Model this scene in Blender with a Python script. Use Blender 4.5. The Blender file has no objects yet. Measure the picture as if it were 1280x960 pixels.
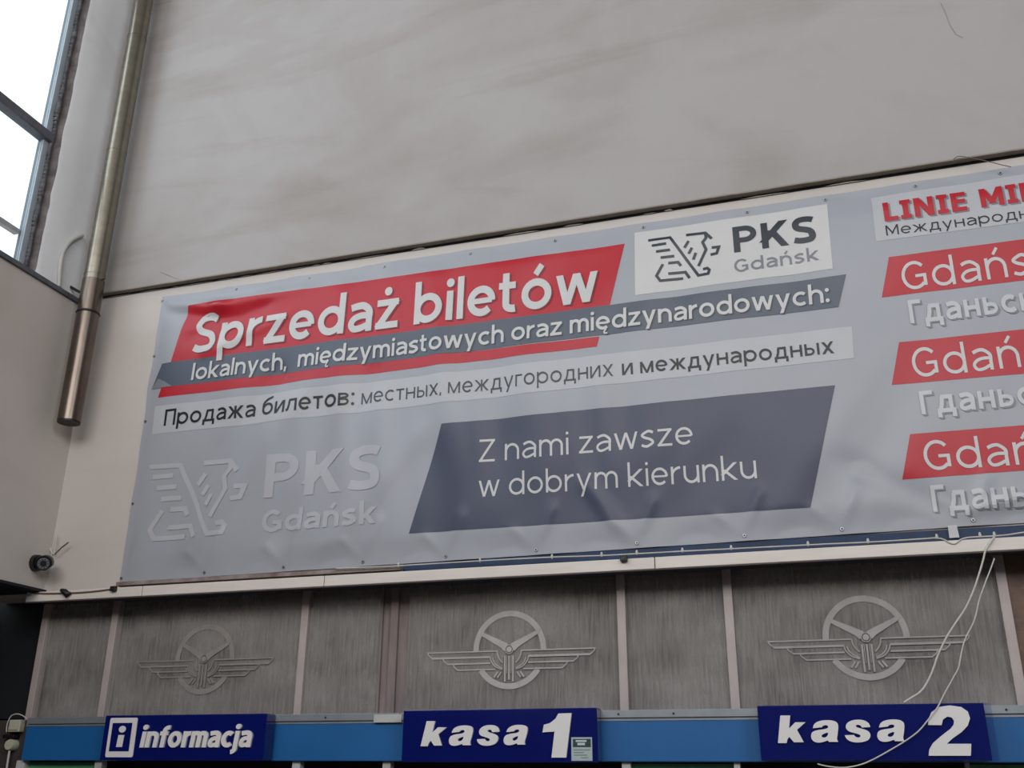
import bpy, math, random
from mathutils import Vector, noise
random.seed(7)
S = bpy.context.scene
COL = S.collection

# ---------------------------------------------------------------- camera
FPX = 1250.0
CAM = Vector((0.0, -6.0, 2.05))
RGT = Vector((0.95294966, 0.30306773, 0.00607347))
DWN = Vector((-0.10524674, 0.3495888, -0.93097303))
FWD = Vector((-0.28427111, 0.88653123, 0.36503743))
from mathutils import Matrix
cd = bpy.data.cameras.new('camera'); cam = bpy.data.objects.new('camera', cd); COL.objects.link(cam)
cd.sensor_fit = 'HORIZONTAL'; cd.sensor_width = 36.0; cd.lens = FPX / 1280 * 36.0
m = Matrix.Identity(4)
for i, v in enumerate((RGT, -DWN, -FWD)):
    for r in range(3): m[r][i] = v[r]
m.translation = CAM
cam.matrix_world = m
cd.clip_start = 0.05; cd.clip_end = 200
S.camera = cam

def at(px, py, Y=0.0):
    """world point on the vertical plane y=Y seen at a measured image position"""
    d = RGT * (px - 640) + DWN * (py - 480) + FWD * FPX
    return CAM + d * ((Y - CAM.y) / d.y)
def atx(px, py, X):
    d = RGT * (px - 640) + DWN * (py - 480) + FWD * FPX
    return CAM + d * ((X - CAM.x) / d.x)

# ---------------------------------------------------------------- world, lights, exposure
W = bpy.data.worlds.new('overcast_sky'); S.world = W; W.use_nodes = True
bg = W.node_tree.nodes['Background']; bg.inputs[0].default_value = (0.90, 0.95, 1.0, 1); bg.inputs[1].default_value = 1.5
def area(name, loc, target, sx, sy, power, color):
    l = bpy.data.lights.new(name, 'AREA'); l.shape = 'RECTANGLE'; l.size = sx; l.size_y = sy; l.energy = power; l.color = color
    o = bpy.data.objects.new(name, l); COL.objects.link(o); o.location = loc
    o.rotation_euler = (Vector(target) - Vector(loc)).to_track_quat('-Z', 'Y').to_euler()
    return o
# broad light added behind the photographer for the hall's soft overall light
area('front_added_light', (-0.6, -13.0, 8.8), (-1.6, 0, 3.6), 9, 4.0, 700, (1.0, 0.97, 0.955))
# daylight from the tall window strip in the left wall
area('left_window_light', (-5.75, -6.6, 7.9), (0, -5.2, 6.4), 10.5, 4.2, 300, (0.86, 0.93, 1.0))
# fill light added on the unseen right side, brightening pier and left wall
area('right_fill_light', (8.8, -9.5, 8.2), (-5.5, -1.0, 6.0), 8.0, 4.0, 1000, (0.90, 0.95, 1.0))
S.view_settings.view_transform = 'Standard'; S.view_settings.look = 'None'
S.view_settings.gamma = 1.0; S.view_settings.use_curve_mapping = False
S.view_settings.exposure = 0.0

# ---------------------------------------------------------------- materials
def lin(c):
    return tuple(((x/255)/12.92 if x/255 <= 0.04045 else ((x/255+0.055)/1.055)**2.4) for x in c)
def mat(name, col, rough=0.6, metal=0.0, var=0.08, scale=6.0, bump=0.0, bscale=60.0, col2=None, stretch=(1, 1, 1), spec=0.5, alpha=1.0, thr=(0.35, 0.7), coat=0.0):
    M = bpy.data.materials.new(name); M.use_nodes = True
    nt = M.node_tree; p = nt.nodes['Principled BSDF']
    c = lin(col); c2 = lin(col2) if col2 else tuple(x*(1-var*2) for x in c)
    tc = nt.nodes.new('ShaderNodeTexCoord'); mp = nt.nodes.new('ShaderNodeMapping'); mp.inputs['Scale'].default_value = stretch
    nt.links.new(tc.outputs['Object'], mp.inputs[0])
    nz = nt.nodes.new('ShaderNodeTexNoise'); nz.inputs['Scale'].default_value = scale; nz.inputs['Detail'].default_value = 6; nz.inputs['Roughness'].default_value = 0.6
    nt.links.new(mp.outputs[0], nz.inputs['Vector'])
    cr = nt.nodes.new('ShaderNodeValToRGB'); cr.color_ramp.elements[0].position = thr[0]; cr.color_ramp.elements[1].position = thr[1]
    cr.color_ramp.elements[0].color = (*c, 1); cr.color_ramp.elements[1].color = (*c2, 1)
    nt.links.new(nz.outputs['Fac'], cr.inputs[0]); nt.links.new(cr.outputs[0], p.inputs['Base Color'])
    p.inputs['Roughness'].default_value = rough; p.inputs['Metallic'].default_value = metal
    p.inputs['Specular IOR Level'].default_value = spec; p.inputs['Alpha'].default_value = alpha; p.inputs['Coat Weight'].default_value = coat
    p.inputs['Coat Roughness'].default_value = 0.08
    if bump:
        n2 = nt.nodes.new('ShaderNodeTexNoise'); n2.inputs['Scale'].default_value = bscale; n2.inputs['Detail'].default_value = 5
        nt.links.new(mp.outputs[0], n2.inputs['Vector'])
        b = nt.nodes.new('ShaderNodeBump'); b.inputs['Strength'].default_value = bump; b.inputs['Distance'].default_value = 0.01
        nt.links.new(n2.outputs['Fac'], b.inputs['Height']); nt.links.new(b.outputs[0], p.inputs['Normal'])
    return M

def plaster(name, base, stain, amt=0.5):
    """old painted plaster: broad cloudy stains, faint streaks and fine relief"""
    M = bpy.data.materials.new(name); M.use_nodes = True
    nt = M.node_tree; p = nt.nodes['Principled BSDF']; p.inputs['Roughness'].default_value = 0.75; p.inputs['Specular IOR Level'].default_value = 0.25
    L = nt.links.new
    tc = nt.nodes.new('ShaderNodeTexCoord')
    def nz(scale, st, det=5, dist=0.0):
        mp = nt.nodes.new('ShaderNodeMapping'); mp.inputs['Scale'].default_value = st
        n = nt.nodes.new('ShaderNodeTexNoise'); n.inputs['Scale'].default_value = scale; n.inputs['Detail'].default_value = det; n.inputs['Distortion'].default_value = dist
        L(tc.outputs['Object'], mp.inputs[0]); L(mp.outputs[0], n.inputs['Vector']); return n.outputs['Fac']
    def ramp(a, lo, hi):
        r = nt.nodes.new('ShaderNodeMapRange'); r.interpolation_type = 'SMOOTHSTEP'; r.inputs['From Min'].default_value = lo; r.inputs['From Max'].default_value = hi; L(a, r.inputs['Value']); return r.outputs[0]
    def math_(op, a, b):
        n = nt.nodes.new('ShaderNodeMath'); n.operation = op
        for i, v in enumerate((a, b)):
            if isinstance(v, (int, float)): n.inputs[i].default_value = v
            else: L(v, n.inputs[i])
        return n.outputs[0]
    cloud = ramp(nz(0.55, (1, 1, 1.5), 6, 0.8), 0.42, 0.68)
    streak = ramp(nz(0.8, (0.35, 1, 1.8), 6, 1.6), 0.5, 0.66)
    fine = nz(9, (1, 1, 1), 6)
    f = math_('ADD', math_('MULTIPLY', cloud, 0.55), math_('MULTIPLY', streak, 0.3))
    f = math_('ADD', f, math_('MULTIPLY', math_('SUBTRACT', fine, 0.5), 0.25))
    f = math_('MULTIPLY', f, amt)
    mx = nt.nodes.new('ShaderNodeMix'); mx.data_type = 'RGBA'; mx.inputs[6].default_value = (*lin(base), 1); mx.inputs[7].default_value = (*lin(stain), 1)
    L(f, mx.inputs[0]); L(mx.outputs[2], p.inputs['Base Color'])
    b = nt.nodes.new('ShaderNodeBump'); b.inputs['Strength'].default_value = 0.25; b.inputs['Distance'].default_value = 0.02
    L(math_('ADD', math_('MULTIPLY', fine, 0.3), nz(2.0, (1, 1, 1), 3)), b.inputs['Height']); L(b.outputs[0], p.inputs['Normal'])
    return M

M_up = plaster('stained_grey_plaster', (168, 163, 161), (142, 133, 125), 0.8)
M_lo = plaster('cream_painted_plaster', (200, 192, 186), (182, 172, 160), 0.5)
M_left = plaster('left_wall_plaster', (200, 192, 186), (178, 168, 158), 0.6)
M_reveal2 = mat('bare_brownish_reveal', (120, 112, 112), 0.9, col2=(84, 76, 76), scale=12, bump=0.8, bscale=40)
M_pier = plaster('pale_pier_plaster', (228, 228, 230), (198, 194, 190), 0.6)
M_edge = mat('raw_plaster_edge', (186, 180, 168), 0.9, var=0.12, scale=12, bump=0.6)
M_beigeedge = mat('beige_soffit_paint', (150, 140, 128), 0.9, var=0.1, scale=8)
M_black = mat('black_gap_shade', (14, 12, 12), 0.9, var=0.1)
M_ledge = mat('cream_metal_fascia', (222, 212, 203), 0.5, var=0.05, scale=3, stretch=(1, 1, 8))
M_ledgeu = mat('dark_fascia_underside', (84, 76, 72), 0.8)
M_brown = mat('rusty_brown_angle', (150, 140, 134), 0.7, col2=(112, 90, 84), scale=9)
M_blueold = mat('faded_blue_board', (18, 50, 88), 0.6, col2=(16, 34, 64), scale=7)
M_band = mat('blue_painted_fascia', (30, 96, 156), 0.38, var=0.05, scale=2.5)
M_strip = mat('brushed_aluminium_strip', (150, 156, 162), 0.45, 0.5, var=0.08, scale=9, stretch=(1, 1, 1))
M_white = mat('white_painted_frame', (190, 190, 186), 0.5, var=0.06)
M_mull = mat('grey_anodised_mullion', (186, 172, 167), 0.45, 0.0, var=0.12, scale=7, stretch=(1, 1, 0.4))
M_post = mat('pinkish_concrete_post', (142, 128, 124), 0.8, var=0.16, scale=6, stretch=(3, 1, 0.6), thr=(0.3, 0.7))
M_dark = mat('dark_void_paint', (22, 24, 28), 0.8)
M_darkw = mat('dark_brown_wall', (66, 60, 56), 0.85, var=0.15)
M_green = mat('green_blind', (96, 160, 110), 0.6, var=0.08)
M_floor = mat('grey_terrazzo', (96, 92, 88), 0.5, var=0.1, scale=20)
M_hall = mat('dim_hall_paint', (84, 78, 72), 0.8)
M_ceil = mat('hall_ceiling_paint', (150, 146, 140), 0.8)
M_wframe = mat('grey_weathered_window_frame', (96, 96, 104), 0.6, var=0.2, scale=14)
M_putty = mat('crumbling_putty', (112, 112, 116), 0.95, col2=(60, 58, 60), scale=24, bump=0.9, bscale=50)
M_reveal = mat('outer_render', (112, 119, 126), 0.8, var=0.06)
M_board = mat('brown_fibreboard', (116, 92, 80), 0.7, col2=(84, 66, 60), scale=10, stretch=(1, 1, 2))
M_steel = mat('stained_steel_pipe', (142, 136, 122), 0.3, 0.85, var=0.1, scale=5, stretch=(1, 1, 3))
M_steel2 = mat('brownish_steel_sleeve', (116, 105, 96), 0.3, 0.88, var=0.14, scale=7, stretch=(2, 2, 0.5))
M_rubber = mat('black_rubber', (18, 18, 20), 0.5)
M_cond = mat('grey_plastic_conduit', (196, 194, 190), 0.5)
M_cable = mat('white_cable', (205, 200, 192), 0.5)
M_cableb = mat('brown_cable', (110, 92, 80), 0.6)
M_camb = mat('black_camera_housing', (22, 22, 24), 0.35)
M_lens = mat('dark_lens_glass', (34, 36, 42), 0.1)
M_led = mat('grey_led_ring', (112, 112, 116), 0.4)
M_box = mat('yellowed_plastic', (186, 184, 164), 0.5)
M_navy = mat('navy_acrylic_sign', (14, 24, 96), 0.12, var=0.04, coat=0.6)
M_slet = mat('white_raised_lettering', (226, 222, 220), 0.45, var=0.02)
# vinyl prints of the banner
M_vin = mat('silver_grey_vinyl', (160, 162, 169), 0.38, spec=0.4, var=0.02, scale=2)
M_vred = mat('red_vinyl_print', (180, 22, 40), 0.38, spec=0.4, var=0.02)
M_vslab = mat('slate_vinyl_print', (80, 88, 102), 0.38, spec=0.4, var=0.02)
M_vslate = mat('blue_slate_vinyl_print', (62, 67, 88), 0.38, spec=0.4, var=0.02)
M_vpale = mat('pale_vinyl_print', (180, 181, 185), 0.38, spec=0.4, var=0.02)
M_vwht = mat('white_vinyl_print', (200, 198, 197), 0.38, spec=0.4, var=0.02)
M_vgho = mat('faint_pale_vinyl_print', (177, 177, 183), 0.38, spec=0.4, var=0.02)
M_vsil = mat('silver_letter_print', (192, 194, 197), 0.38, spec=0.4, var=0.02)
M_vblk = mat('black_vinyl_print', (16, 16, 20), 0.38, spec=0.4, var=0.02)
M_vsheen = mat('sheen_greyed_black_print', (54, 56, 66), 0.38, spec=0.4, var=0.02)  # black print, with the greying by sheen put into its colour
M_vlogo = mat('charcoal_vinyl_print', (46, 52, 60), 0.38, spec=0.4, var=0.02)
M_vmid = mat('mid_grey_vinyl_print', (122, 125, 131), 0.38, spec=0.4, var=0.02)
M_vshr = mat('dark_red_print_shadow', (122, 28, 40), 0.38, spec=0.4, var=0.02)
M_vshs = mat('dark_slate_print_shadow', (58, 62, 72), 0.38, spec=0.4, var=0.02)
M_vshg = mat('grey_print_shadow', (124, 127, 134), 0.38, spec=0.4, var=0.02)
M_grom = mat('nickel_grommet', (170, 170, 174), 0.3, 0.8)

def glassy(name, tint, gloss=0.08, rough=0.02):
    M = bpy.data.materials.new(name); M.use_nodes = True; nt = M.node_tree; nt.nodes.clear()
    o = nt.nodes.new('ShaderNodeOutputMaterial'); t = nt.nodes.new('ShaderNodeBsdfTransparent'); g = nt.nodes.new('ShaderNodeBsdfGlossy')
    t.inputs[0].default_value = (*tint, 1); g.inputs['Roughness'].default_value = rough
    fr = nt.nodes.new('ShaderNodeFresnel'); fr.inputs[0].default_value = 1.45
    ge = nt.nodes.new('ShaderNodeNewGeometry'); fm = nt.nodes.new('ShaderNodeMath'); fm.operation = 'SUBTRACT'; fm.use_clamp = True; fm.inputs[0].default_value = 1.0
    fk = nt.nodes.new('ShaderNodeMath'); fk.operation = 'MULTIPLY'; nt.links.new(ge.outputs['Backfacing'], fm.inputs[1]); nt.links.new(fr.outputs[0], fk.inputs[0]); nt.links.new(fm.outputs[0], fk.inputs[1])   # reflect on the entering side only
    mx = nt.nodes.new('ShaderNodeMixShader'); nt.links.new(fk.outputs[0], mx.inputs[0]); nt.links.new(t.outputs[0], mx.inputs[1]); nt.links.new(g.outputs[0], mx.inputs[2]); nt.links.new(mx.outputs[0], o.inputs[0])
    return M
M_glass = glassy('clear_window_glass', (0.93, 0.96, 0.97))
def dusty():
    """dusty glazing: fine vertical streaks of dirt over a clear pane"""
    M = bpy.data.materials.new('dusty_streaked_glass'); M.use_nodes = True; nt = M.node_tree; nt.nodes.clear(); L = nt.links.new
    o = nt.nodes.new('ShaderNodeOutputMaterial'); t = nt.nodes.new('ShaderNodeBsdfTransparent'); d = nt.nodes.new('ShaderNodeBsdfDiffuse'); g = nt.nodes.new('ShaderNodeBsdfGlossy')
    d.inputs[0].default_value = (*lin((172, 166, 160)), 1); g.inputs['Roughness'].default_value = 0.12
    tc = nt.nodes.new('ShaderNodeTexCoord')
    def nz(scale, st, det=6):
        mp = nt.nodes.new('ShaderNodeMapping'); mp.inputs['Scale'].default_value = st
        n = nt.nodes.new('ShaderNodeTexNoise'); n.inputs['Scale'].default_value = scale; n.inputs['Detail'].default_value = det
        L(tc.outputs['Object'], mp.inputs[0]); L(mp.outputs[0], n.inputs['Vector']); return n.outputs['Fac']
    a = nz(10, (7, 1, 0.5)); b = nz(3, (1, 1, 1.2))
    ad = nt.nodes.new('ShaderNodeMath'); ad.operation = 'MULTIPLY_ADD'; ad.inputs[1].default_value = 0.7; L(a, ad.inputs[0]); L(b, ad.inputs[2])
    r = nt.nodes.new('ShaderNodeMapRange'); r.inputs['From Min'].default_value = 0.6; r.inputs['From Max'].default_value = 1.1; r.inputs['To Min'].default_value = 0.12; r.inputs['To Max'].default_value = 0.62
    L(ad.outputs[0], r.inputs['Value'])
    m1 = nt.nodes.new('ShaderNodeMixShader'); L(r.outputs[0], m1.inputs[0]); L(t.outputs[0], m1.inputs[1]); L(d.outputs[0], m1.inputs[2])
    m2 = nt.nodes.new('ShaderNodeMixShader'); m2.inputs[0].default_value = 0.04; L(m1.outputs[0], m2.inputs[1]); L(g.outputs[0], m2.inputs[2]); L(m2.outputs[0], o.inputs[0])
    return M
M_dusty = dusty()
M_curt = mat('grey_woven_net', (134, 126, 121), 0.9, col2=(88, 82, 79), scale=9, stretch=(9, 1, 0.7), thr=(0.3, 0.72))
M_embl = [mat('frosted_emblem_%s' % n, c, 0.7, var=0.1, scale=12) for n, c in (('faint', (150, 142, 137)), ('bright', (186, 179, 174)), ('clear', (170, 165, 161)))]
M_film = bpy.data.materials.new('clear_film'); M_film = glassy('clear_protective_film', (0.85, 0.86, 0.95), rough=0.15)

# ---------------------------------------------------------------- object helpers
def tag(o, label=None, cat=None, group=None, kind=None):
    if label: o['label'] = label
    if cat: o['category'] = cat
    if group: o['group'] = group
    if kind: o['kind'] = kind
    return o
def link(name, me, parent=None, loc=None):
    o = bpy.data.objects.new(name, me); COL.objects.link(o)
    if loc is not None: o.location = loc
    if parent is not None:
        o.parent = parent
        # parts are authored in world coordinates: cancel the parent's plain translation
        b = Vector((0, 0, 0)); p = parent
        while p: b += p.location; p = p.parent
        o.location = (Vector(loc) if loc is not None else Vector((0, 0, 0))) - b
    return o
def empty(name, loc, label=None, cat=None, group=None, kind=None):
    o = bpy.data.objects.new(name, None); COL.objects.link(o); o.location = loc; o.empty_display_size = 0.1
    return tag(o, label, cat, group, kind)
class MB:
    def __init__(s): s.v = []; s.f = []; s.sm = []
    def add(s, vs, fs, smooth=False):
        n = len(s.v); s.v += [tuple(x) for x in vs]
        for f in fs: s.f.append([i + n for i in f]); s.sm.append(smooth)
        return s
    def box(s, x0, x1, y0, y1, z0, z1):
        vs = [(x, y, z) for x in (x0, x1) for y in (y0, y1) for z in (z0, z1)]
        return s.add(vs, [(0, 1, 3, 2), (4, 6, 7, 5), (0, 4, 5, 1), (2, 3, 7, 6), (0, 2, 6, 4), (1, 5, 7, 3)])
    def tube(s, pts, rad, n=10, caps=True, smooth=True):
        pts = [Vector(p) for p in pts]; rads = rad if isinstance(rad, (list, tuple)) else [rad]*len(pts)
        vs = []; fs = []; ref = None
        for i, p in enumerate(pts):
            t = (pts[min(i+1, len(pts)-1)] - pts[max(i-1, 0)]).normalized()
            if ref is None: ref = Vector((1, 0, 0)) if abs(t.x) < 0.8 else Vector((0, 1, 0))
            u = (ref - t*ref.dot(t)).normalized(); ref = u; w = t.cross(u)
            for k in range(n):
                a = 2*math.pi*k/n; vs.append(p + (u*math.cos(a) + w*math.sin(a))*rads[i])
        for i in range(len(pts)-1):
            for k in range(n): fs.append((i*n+k, i*n+(k+1) % n, (i+1)*n+(k+1) % n, (i+1)*n+k))
        s.add(vs, fs, smooth)
        if caps:
            s.add(vs[:n], [tuple(range(n-1, -1, -1))]); s.add(vs[-n:], [tuple(range(n))])
        return s
    def build(s, name, m_, parent=None, bevel=0.0, loc=None):
        """meshes get their origin at the centre of their own foot"""
        me = bpy.data.meshes.new(name)
        if loc is None and parent is None:
            xs = [v[0] for v in s.v]; ys = [v[1] for v in s.v]; zs = [v[2] for v in s.v]
            loc = Vector(((min(xs)+max(xs))/2, (min(ys)+max(ys))/2, min(zs)))
        off = Vector(loc) if loc is not None else Vector((0, 0, 0))
        me.from_pydata([tuple(Vector(v)-off) for v in s.v], [], s.f)
        me.polygons.foreach_set('use_smooth', s.sm); me.materials.append(m_); me.update()
        o = link(name, me, parent, off)
        if bevel:
            b = o.modifiers.new('bevel', 'BEVEL'); b.width = bevel; b.segments = 2; b.limit_method = 'ANGLE'
        return o
def spline(pts, n=8):
    pts = [Vector(p) for p in pts]; P = [pts[0]*2-pts[1]] + pts + [pts[-1]*2-pts[-2]]; out = []
    for i in range(1, len(P)-2):
        for k in range(n):
            t = k/n; a, b, c, d = P[i-1:i+3]
            out.append(0.5*((2*b)+(c-a)*t+(2*a-5*b+4*c-d)*t*t+(3*b-a-3*c+d)*t**3))
    out.append(pts[-1]); return out

# ---------------------------------------------------------------- stroke lettering
def E(cx, cy, rx, ry, a0, a1, n=16):
    return [(cx+rx*math.cos(math.radians(a0+(a1-a0)*i/n)), cy+ry*math.sin(math.radians(a0+(a1-a0)*i/n))) for i in range(n+1)]
def CR(pts, n=6):
    return [(p.x, p.y) for p in spline([Vector((a, b, 0)) for a, b in pts], n)]
def glyph(ch, w, X, lc=1.0):
    """returns advance width and strokes; cap height = 1, stroke weight w, x-height X; a stroke is (points, width, clip)"""
    h = w/2; A = 1.04; D = -0.27; v = w*0.92; hv = v/2
    O = (X*1.08)*lc; N = (X*0.98)*lc
    def s(*p, c=None, ww=None): return (list(p), ww or w, c)
    def dia(p, q, c, ww=None):
        dx, dy = q[0]-p[0], q[1]-p[1]; L = 0.25/max(abs(dy), 0.1)
        return ([(p[0]-dx*L, p[1]-dy*L), (q[0]+dx*L, q[1]+dy*L)], (ww or w), c)
    ring = lambda W_, top=X: (E(W_/2, top/2, W_/2-h, top/2-hv, 90, 450, 26), w, None)
    lowmap = {'е': 'e', 'о': 'o', 'р': 'p', 'а': 'a', 'с': 'c', 'х': 'x', 'у': 'y', 'М': 'M', 'Е': 'E'}
    ch = lowmap.get(ch, ch)
    if ch == ' ': return 0.34, []
    if ch in 'oó':
        g = [ring(O)]
        if ch == 'ó': g.append(([(O*0.47, X+0.1), (O*0.68, X+0.32)], w*0.85, None))
        return O, g
    if ch == 'p': return O, [s((h, D), (h, X)), ring(O)]
    if ch == 'b': return O, [s((h, 0), (h, A)), ring(O)]
    if ch == 'd': return O, [s((O-h, 0), (O-h, A)), ring(O)]
    if ch in 'nń':
        r = N/2-h; g = [s((h, 0), (h, X)), (E(N/2, X-hv-r, r, r, 180, 0)+[(N-h, 0)], w, None)]
        if ch == 'ń': g.append(([(N*0.45, X+0.1), (N*0.68, X+0.32)], w*0.85, None))
        return N, g
    if ch == 'h':
        r = N/2-h; return N, [s((h, 0), (h, A)), (E(N/2, X-hv-r, r, r, 180, 0)+[(N-h, 0)], w, None)]
    if ch == 'u':
        r = N/2-h; return N, [s((N-h, 0), (N-h, X)), ([(h, X)]+E(N/2, hv+r, r, r, 180, 360), w, None)]
    if ch == 'm':
        q = N*0.86; r = q/2-h; T = 2*q-w
        return T, [s((h, 0), (h, X)), (E(q/2, X-hv-r, r, r, 180, 0)+[(q-h, 0)], w, None), (E(q/2+q-w, X-hv-r, r, r, 180, 0)+[(2*q-w-h, 0)], w, None)]
    if ch == 'r':
        R_ = X*0.62*lc; return R_, [s((h, 0), (h, X)), (E(R_, X*0.5, R_-h, X*0.5-hv, 180, 92, 10), w, None)]
    if ch in 'il':
        if ch == 'l': return w, [s((h, 0), (h, A))]
        return w, [s((h, 0), (h, X)), (E(h, X+0.2, 0.001, 0.001, 0, 360, 3), 0, ('dot', h, X+0.2, w*0.62))]
    if ch == 'j':
        return w, [([(h, X), (h, -0.08)]+E(-0.1, -0.08, 0.1+h, 0.14, 0, -80, 6), w, None), ([], 0, ('dot', h, X+0.2, w*0.62))]
    if ch == 'f':
        F = 0.50*lc; c0 = 0.10+h
        return F, [([(c0, 0), (c0, 0.78)]+E(c0+0.2, 0.78, 0.2, A-0.78-hv, 180, 80, 8), w, None), s((0, X-hv), (F-0.02, X-hv), ww=v)]
    if ch == 't':
        F = 0.44*lc; c0 = 0.08+h
        return F, [([(c0, X+0.22), (c0, 0.2)]+E(c0+0.18, 0.2, 0.18, 0.2-hv, 180, 290, 8), w, None), s((-0.02, X-hv), (F-0.02, X-hv), ww=v)]
    if ch in 'eę':
        W_ = O*0.97; m_ = X*0.50
        g = [(([(W_-h*1.02, m_-hv*0.2)]+E(W_/2, X/2, W_/2-h, X/2-hv, 8, 316, 24)), w, None), s((h, m_), (W_-h, m_), ww=v*0.8)]
        if ch == 'ę': g.append((CR([(W_*0.72, 0.04), (W_*0.60, -0.10), (W_*0.62, -0.2), (W_*0.82, -0.2)]), w*0.55, None))
        return W_, g
    if ch == 'c': return O*0.86, [(E(O/2, X/2, O/2-h, X/2-hv, 48, 312, 22), w, None)]
    if ch == 'a':
        W_ = N*0.96
        return W_, [(CR([(W_*0.10, X*0.84), (W_*0.34, X-hv*1.0), (W_*0.62, X-hv), (W_-h, X*0.70), (W_-h, X*0.4)], 5)+[(W_-h, 0)], w, None),
                    (CR([(W_-h, X*0.55), (W_*0.5, X*0.55), (W_*0.2+h*0.3, X*0.46), (h, X*0.28), (W_*0.2+h*0.3, hv*1.05), (W_*0.52, hv*1.15), (W_-h, X*0.24)], 5), w*0.92, None)]
    if ch == 's':
        W_ = X*0.80*lc
        return W_, [(CR([(W_*0.93, X*0.84), (W_*0.74, X-hv*1.1), (W_*0.5, X-hv), (h*1.02, X*0.74), (W_*0.26, X*0.59), (W_*0.72, X*0.45), (W_-h*1.02, X*0.26), (W_*0.5, hv), (W_*0.26, hv*1.1), (W_*0.04, X*0.15)], 4), w, None)]
    if ch == 'S':
        W_ = 0.70*lc
        return W_, [(CR([(W_*0.92, 0.84), (W_*0.74, 1-hv*1.15), (W_*0.48, 1-hv), (W_*0.26, 0.93-hv*0.7), (h, 0.74), (W_*0.24, 0.58), (W_*0.72, 0.45), (W_-h, 0.27), (W_*0.78, 0.06+hv*0.7), (W_*0.5, hv), (W_*0.24, hv*1.15), (W_*0.05, 0.15)], 4), w, None)]
    if ch in 'zżZ':
        T = 1.0 if ch == 'Z' else X; W_ = (0.76 if ch == 'Z' else X*0.88)*lc
        g = [s((0.02, T-hv), (W_, T-hv), ww=v), s((0, hv), (W_, hv), ww=v), dia((h*1.1, v*0.5), (W_-h*1.1, T-v*0.5), (v*0.4, T-v*0.4))]
        if ch == 'ż': g.append(([], 0, ('dot', W_/2, X+0.2, w*0.62)))
        return W_, g
    if ch == 'k':
        W_ = N*0.98
        return W_, [s((h, 0), (h, A)), dia((w*0.9, X*0.40), (W_-h*1.1, X), (X*0.33, X)), dia((w*1.35, X*0.56), (W_-h*1.1, 0), (0, X*0.62))]
    if ch == 'к':
        W_ = N*0.92
        return W_, [s((h, 0), (h, X)), dia((w*0.9, X*0.40), (W_-h*1.1, X), (X*0.33, X)), dia((w*1.35, X*0.56), (W_-h*1.1, 0), (0, X*0.62))]
    if ch in 'vy':
        W_ = N*1.02; g = [dia((h*1.1, X), (W_/2, 0), (0, X))]
        g.append(dia((W_-h*1.1, X), (W_/2-(W_/2-h*1.1)*(-D/X)*1.0, D), (D if ch == 'y' else 0, X)))
        return W_, g
    if ch in 'wW':
        T = X if ch == 'w' else 1.0
        W_ = T*1.48*lc; a = h*1.05
        return W_, [dia((a, T), (W_*0.27, 0), (0, T)), dia((W_*0.27, 0), (W_/2, T), (0, T)), dia((W_/2, T), (W_*0.73, 0), (0, T)), dia((W_*0.73, 0), (W_-a, T), (0, T))]
    if ch == 'x':
        W_ = N*0.98; a = h*1.2; return W_, [dia((a, X), (W_-a, 0), (0, X)), dia((a, 0), (W_-a, X), (0, X))]
    if ch == 'P': W_ = 0.76*lc; return W_, [s((h, 0), (h, 1)), ([(h, 1-hv), (W_*0.5, 1-hv)]+E(W_*0.5, 0.68, W_*0.5-h, 0.32-hv, 90, -90, 14)[1:]+[(h, 0.36+hv)], v, None)]
    if ch == 'R': W_ = 0.78*lc; return W_, [s((h, 0), (h, 1)), ([(h, 1-hv), (W_*0.5, 1-hv)]+E(W_*0.5, 0.68, W_*0.5-h, 0.32-hv, 90, -90, 14)[1:]+[(h, 0.36+hv)], v, None), dia((W_*0.45, 0.45), (W_-h*1.1, 0), (0, 0.45))]
    if ch == 'K': W_ = 0.84*lc; return W_, [s((h, 0), (h, 1)), dia((w*0.7, 0.36), (W_-h*1.2, 1), (0.25, 1)), dia((w*1.6, 0.62), (W_-h*1.2, 0), (0, 0.68))]
    if ch == 'G':
        W_ = 0.88*lc; return W_, [(E(W_*0.53, 0.5, W_*0.53-h, 0.5-hv, 42, 318, 24), w, None), s((W_-h, 0.10), (W_-h, 0.52)), s((W_*0.56, 0.52-hv), (W_-h, 0.52-hv), ww=v)]
    if ch == 'L': return 0.58*lc, [s((h, 0), (h, 1)), s((h, hv), (0.58*lc, hv), ww=v)]
    if ch == 'I':
        q = 0.22*lc; return 0.5*lc, [s((0.25*lc, 0), (0.25*lc, 1)), s((0.25*lc-q, hv), (0.25*lc+q, hv), ww=v), s((0.25*lc-q, 1-hv), (0.25*lc+q, 1-hv), ww=v)]
    if ch == 'N': W_ = 0.80*lc; return W_, [s((h, 0), (h, 1)), s((W_-h, 0), (W_-h, 1)), dia((h, 1), (W_-h, 0), (0, 1))]
    if ch == 'M': W_ = 0.98*lc; return W_, [s((h, 0), (h, 1)), s((W_-h, 0), (W_-h, 1)), dia((h, 1), (W_/2, 0.22), (0.14, 1)), dia((W_-h, 1), (W_/2, 0.22), (0.14, 1))]
    if ch in 'EĘ':
        W_ = 0.60*lc; g = [s((h, 0), (h, 1)), s((h, hv), (W_, hv), ww=v), s((h, 0.52), (W_*0.95, 0.52), ww=v), s((h, 1-hv), (W_, 1-hv), ww=v)]
        if ch == 'Ę': g.append((CR([(W_*0.8, 0.02), (W_*0.66, -0.1), (W_*0.7, -0.2), (W_*0.95, -0.2)]), w*0.5, None))
        return W_, g
    if ch == 'O': W_ = 0.92*lc; return W_, [(E(W_/2, 0.5, W_/2-h, 0.5-hv, 90, 450, 28), w, None)]
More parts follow.
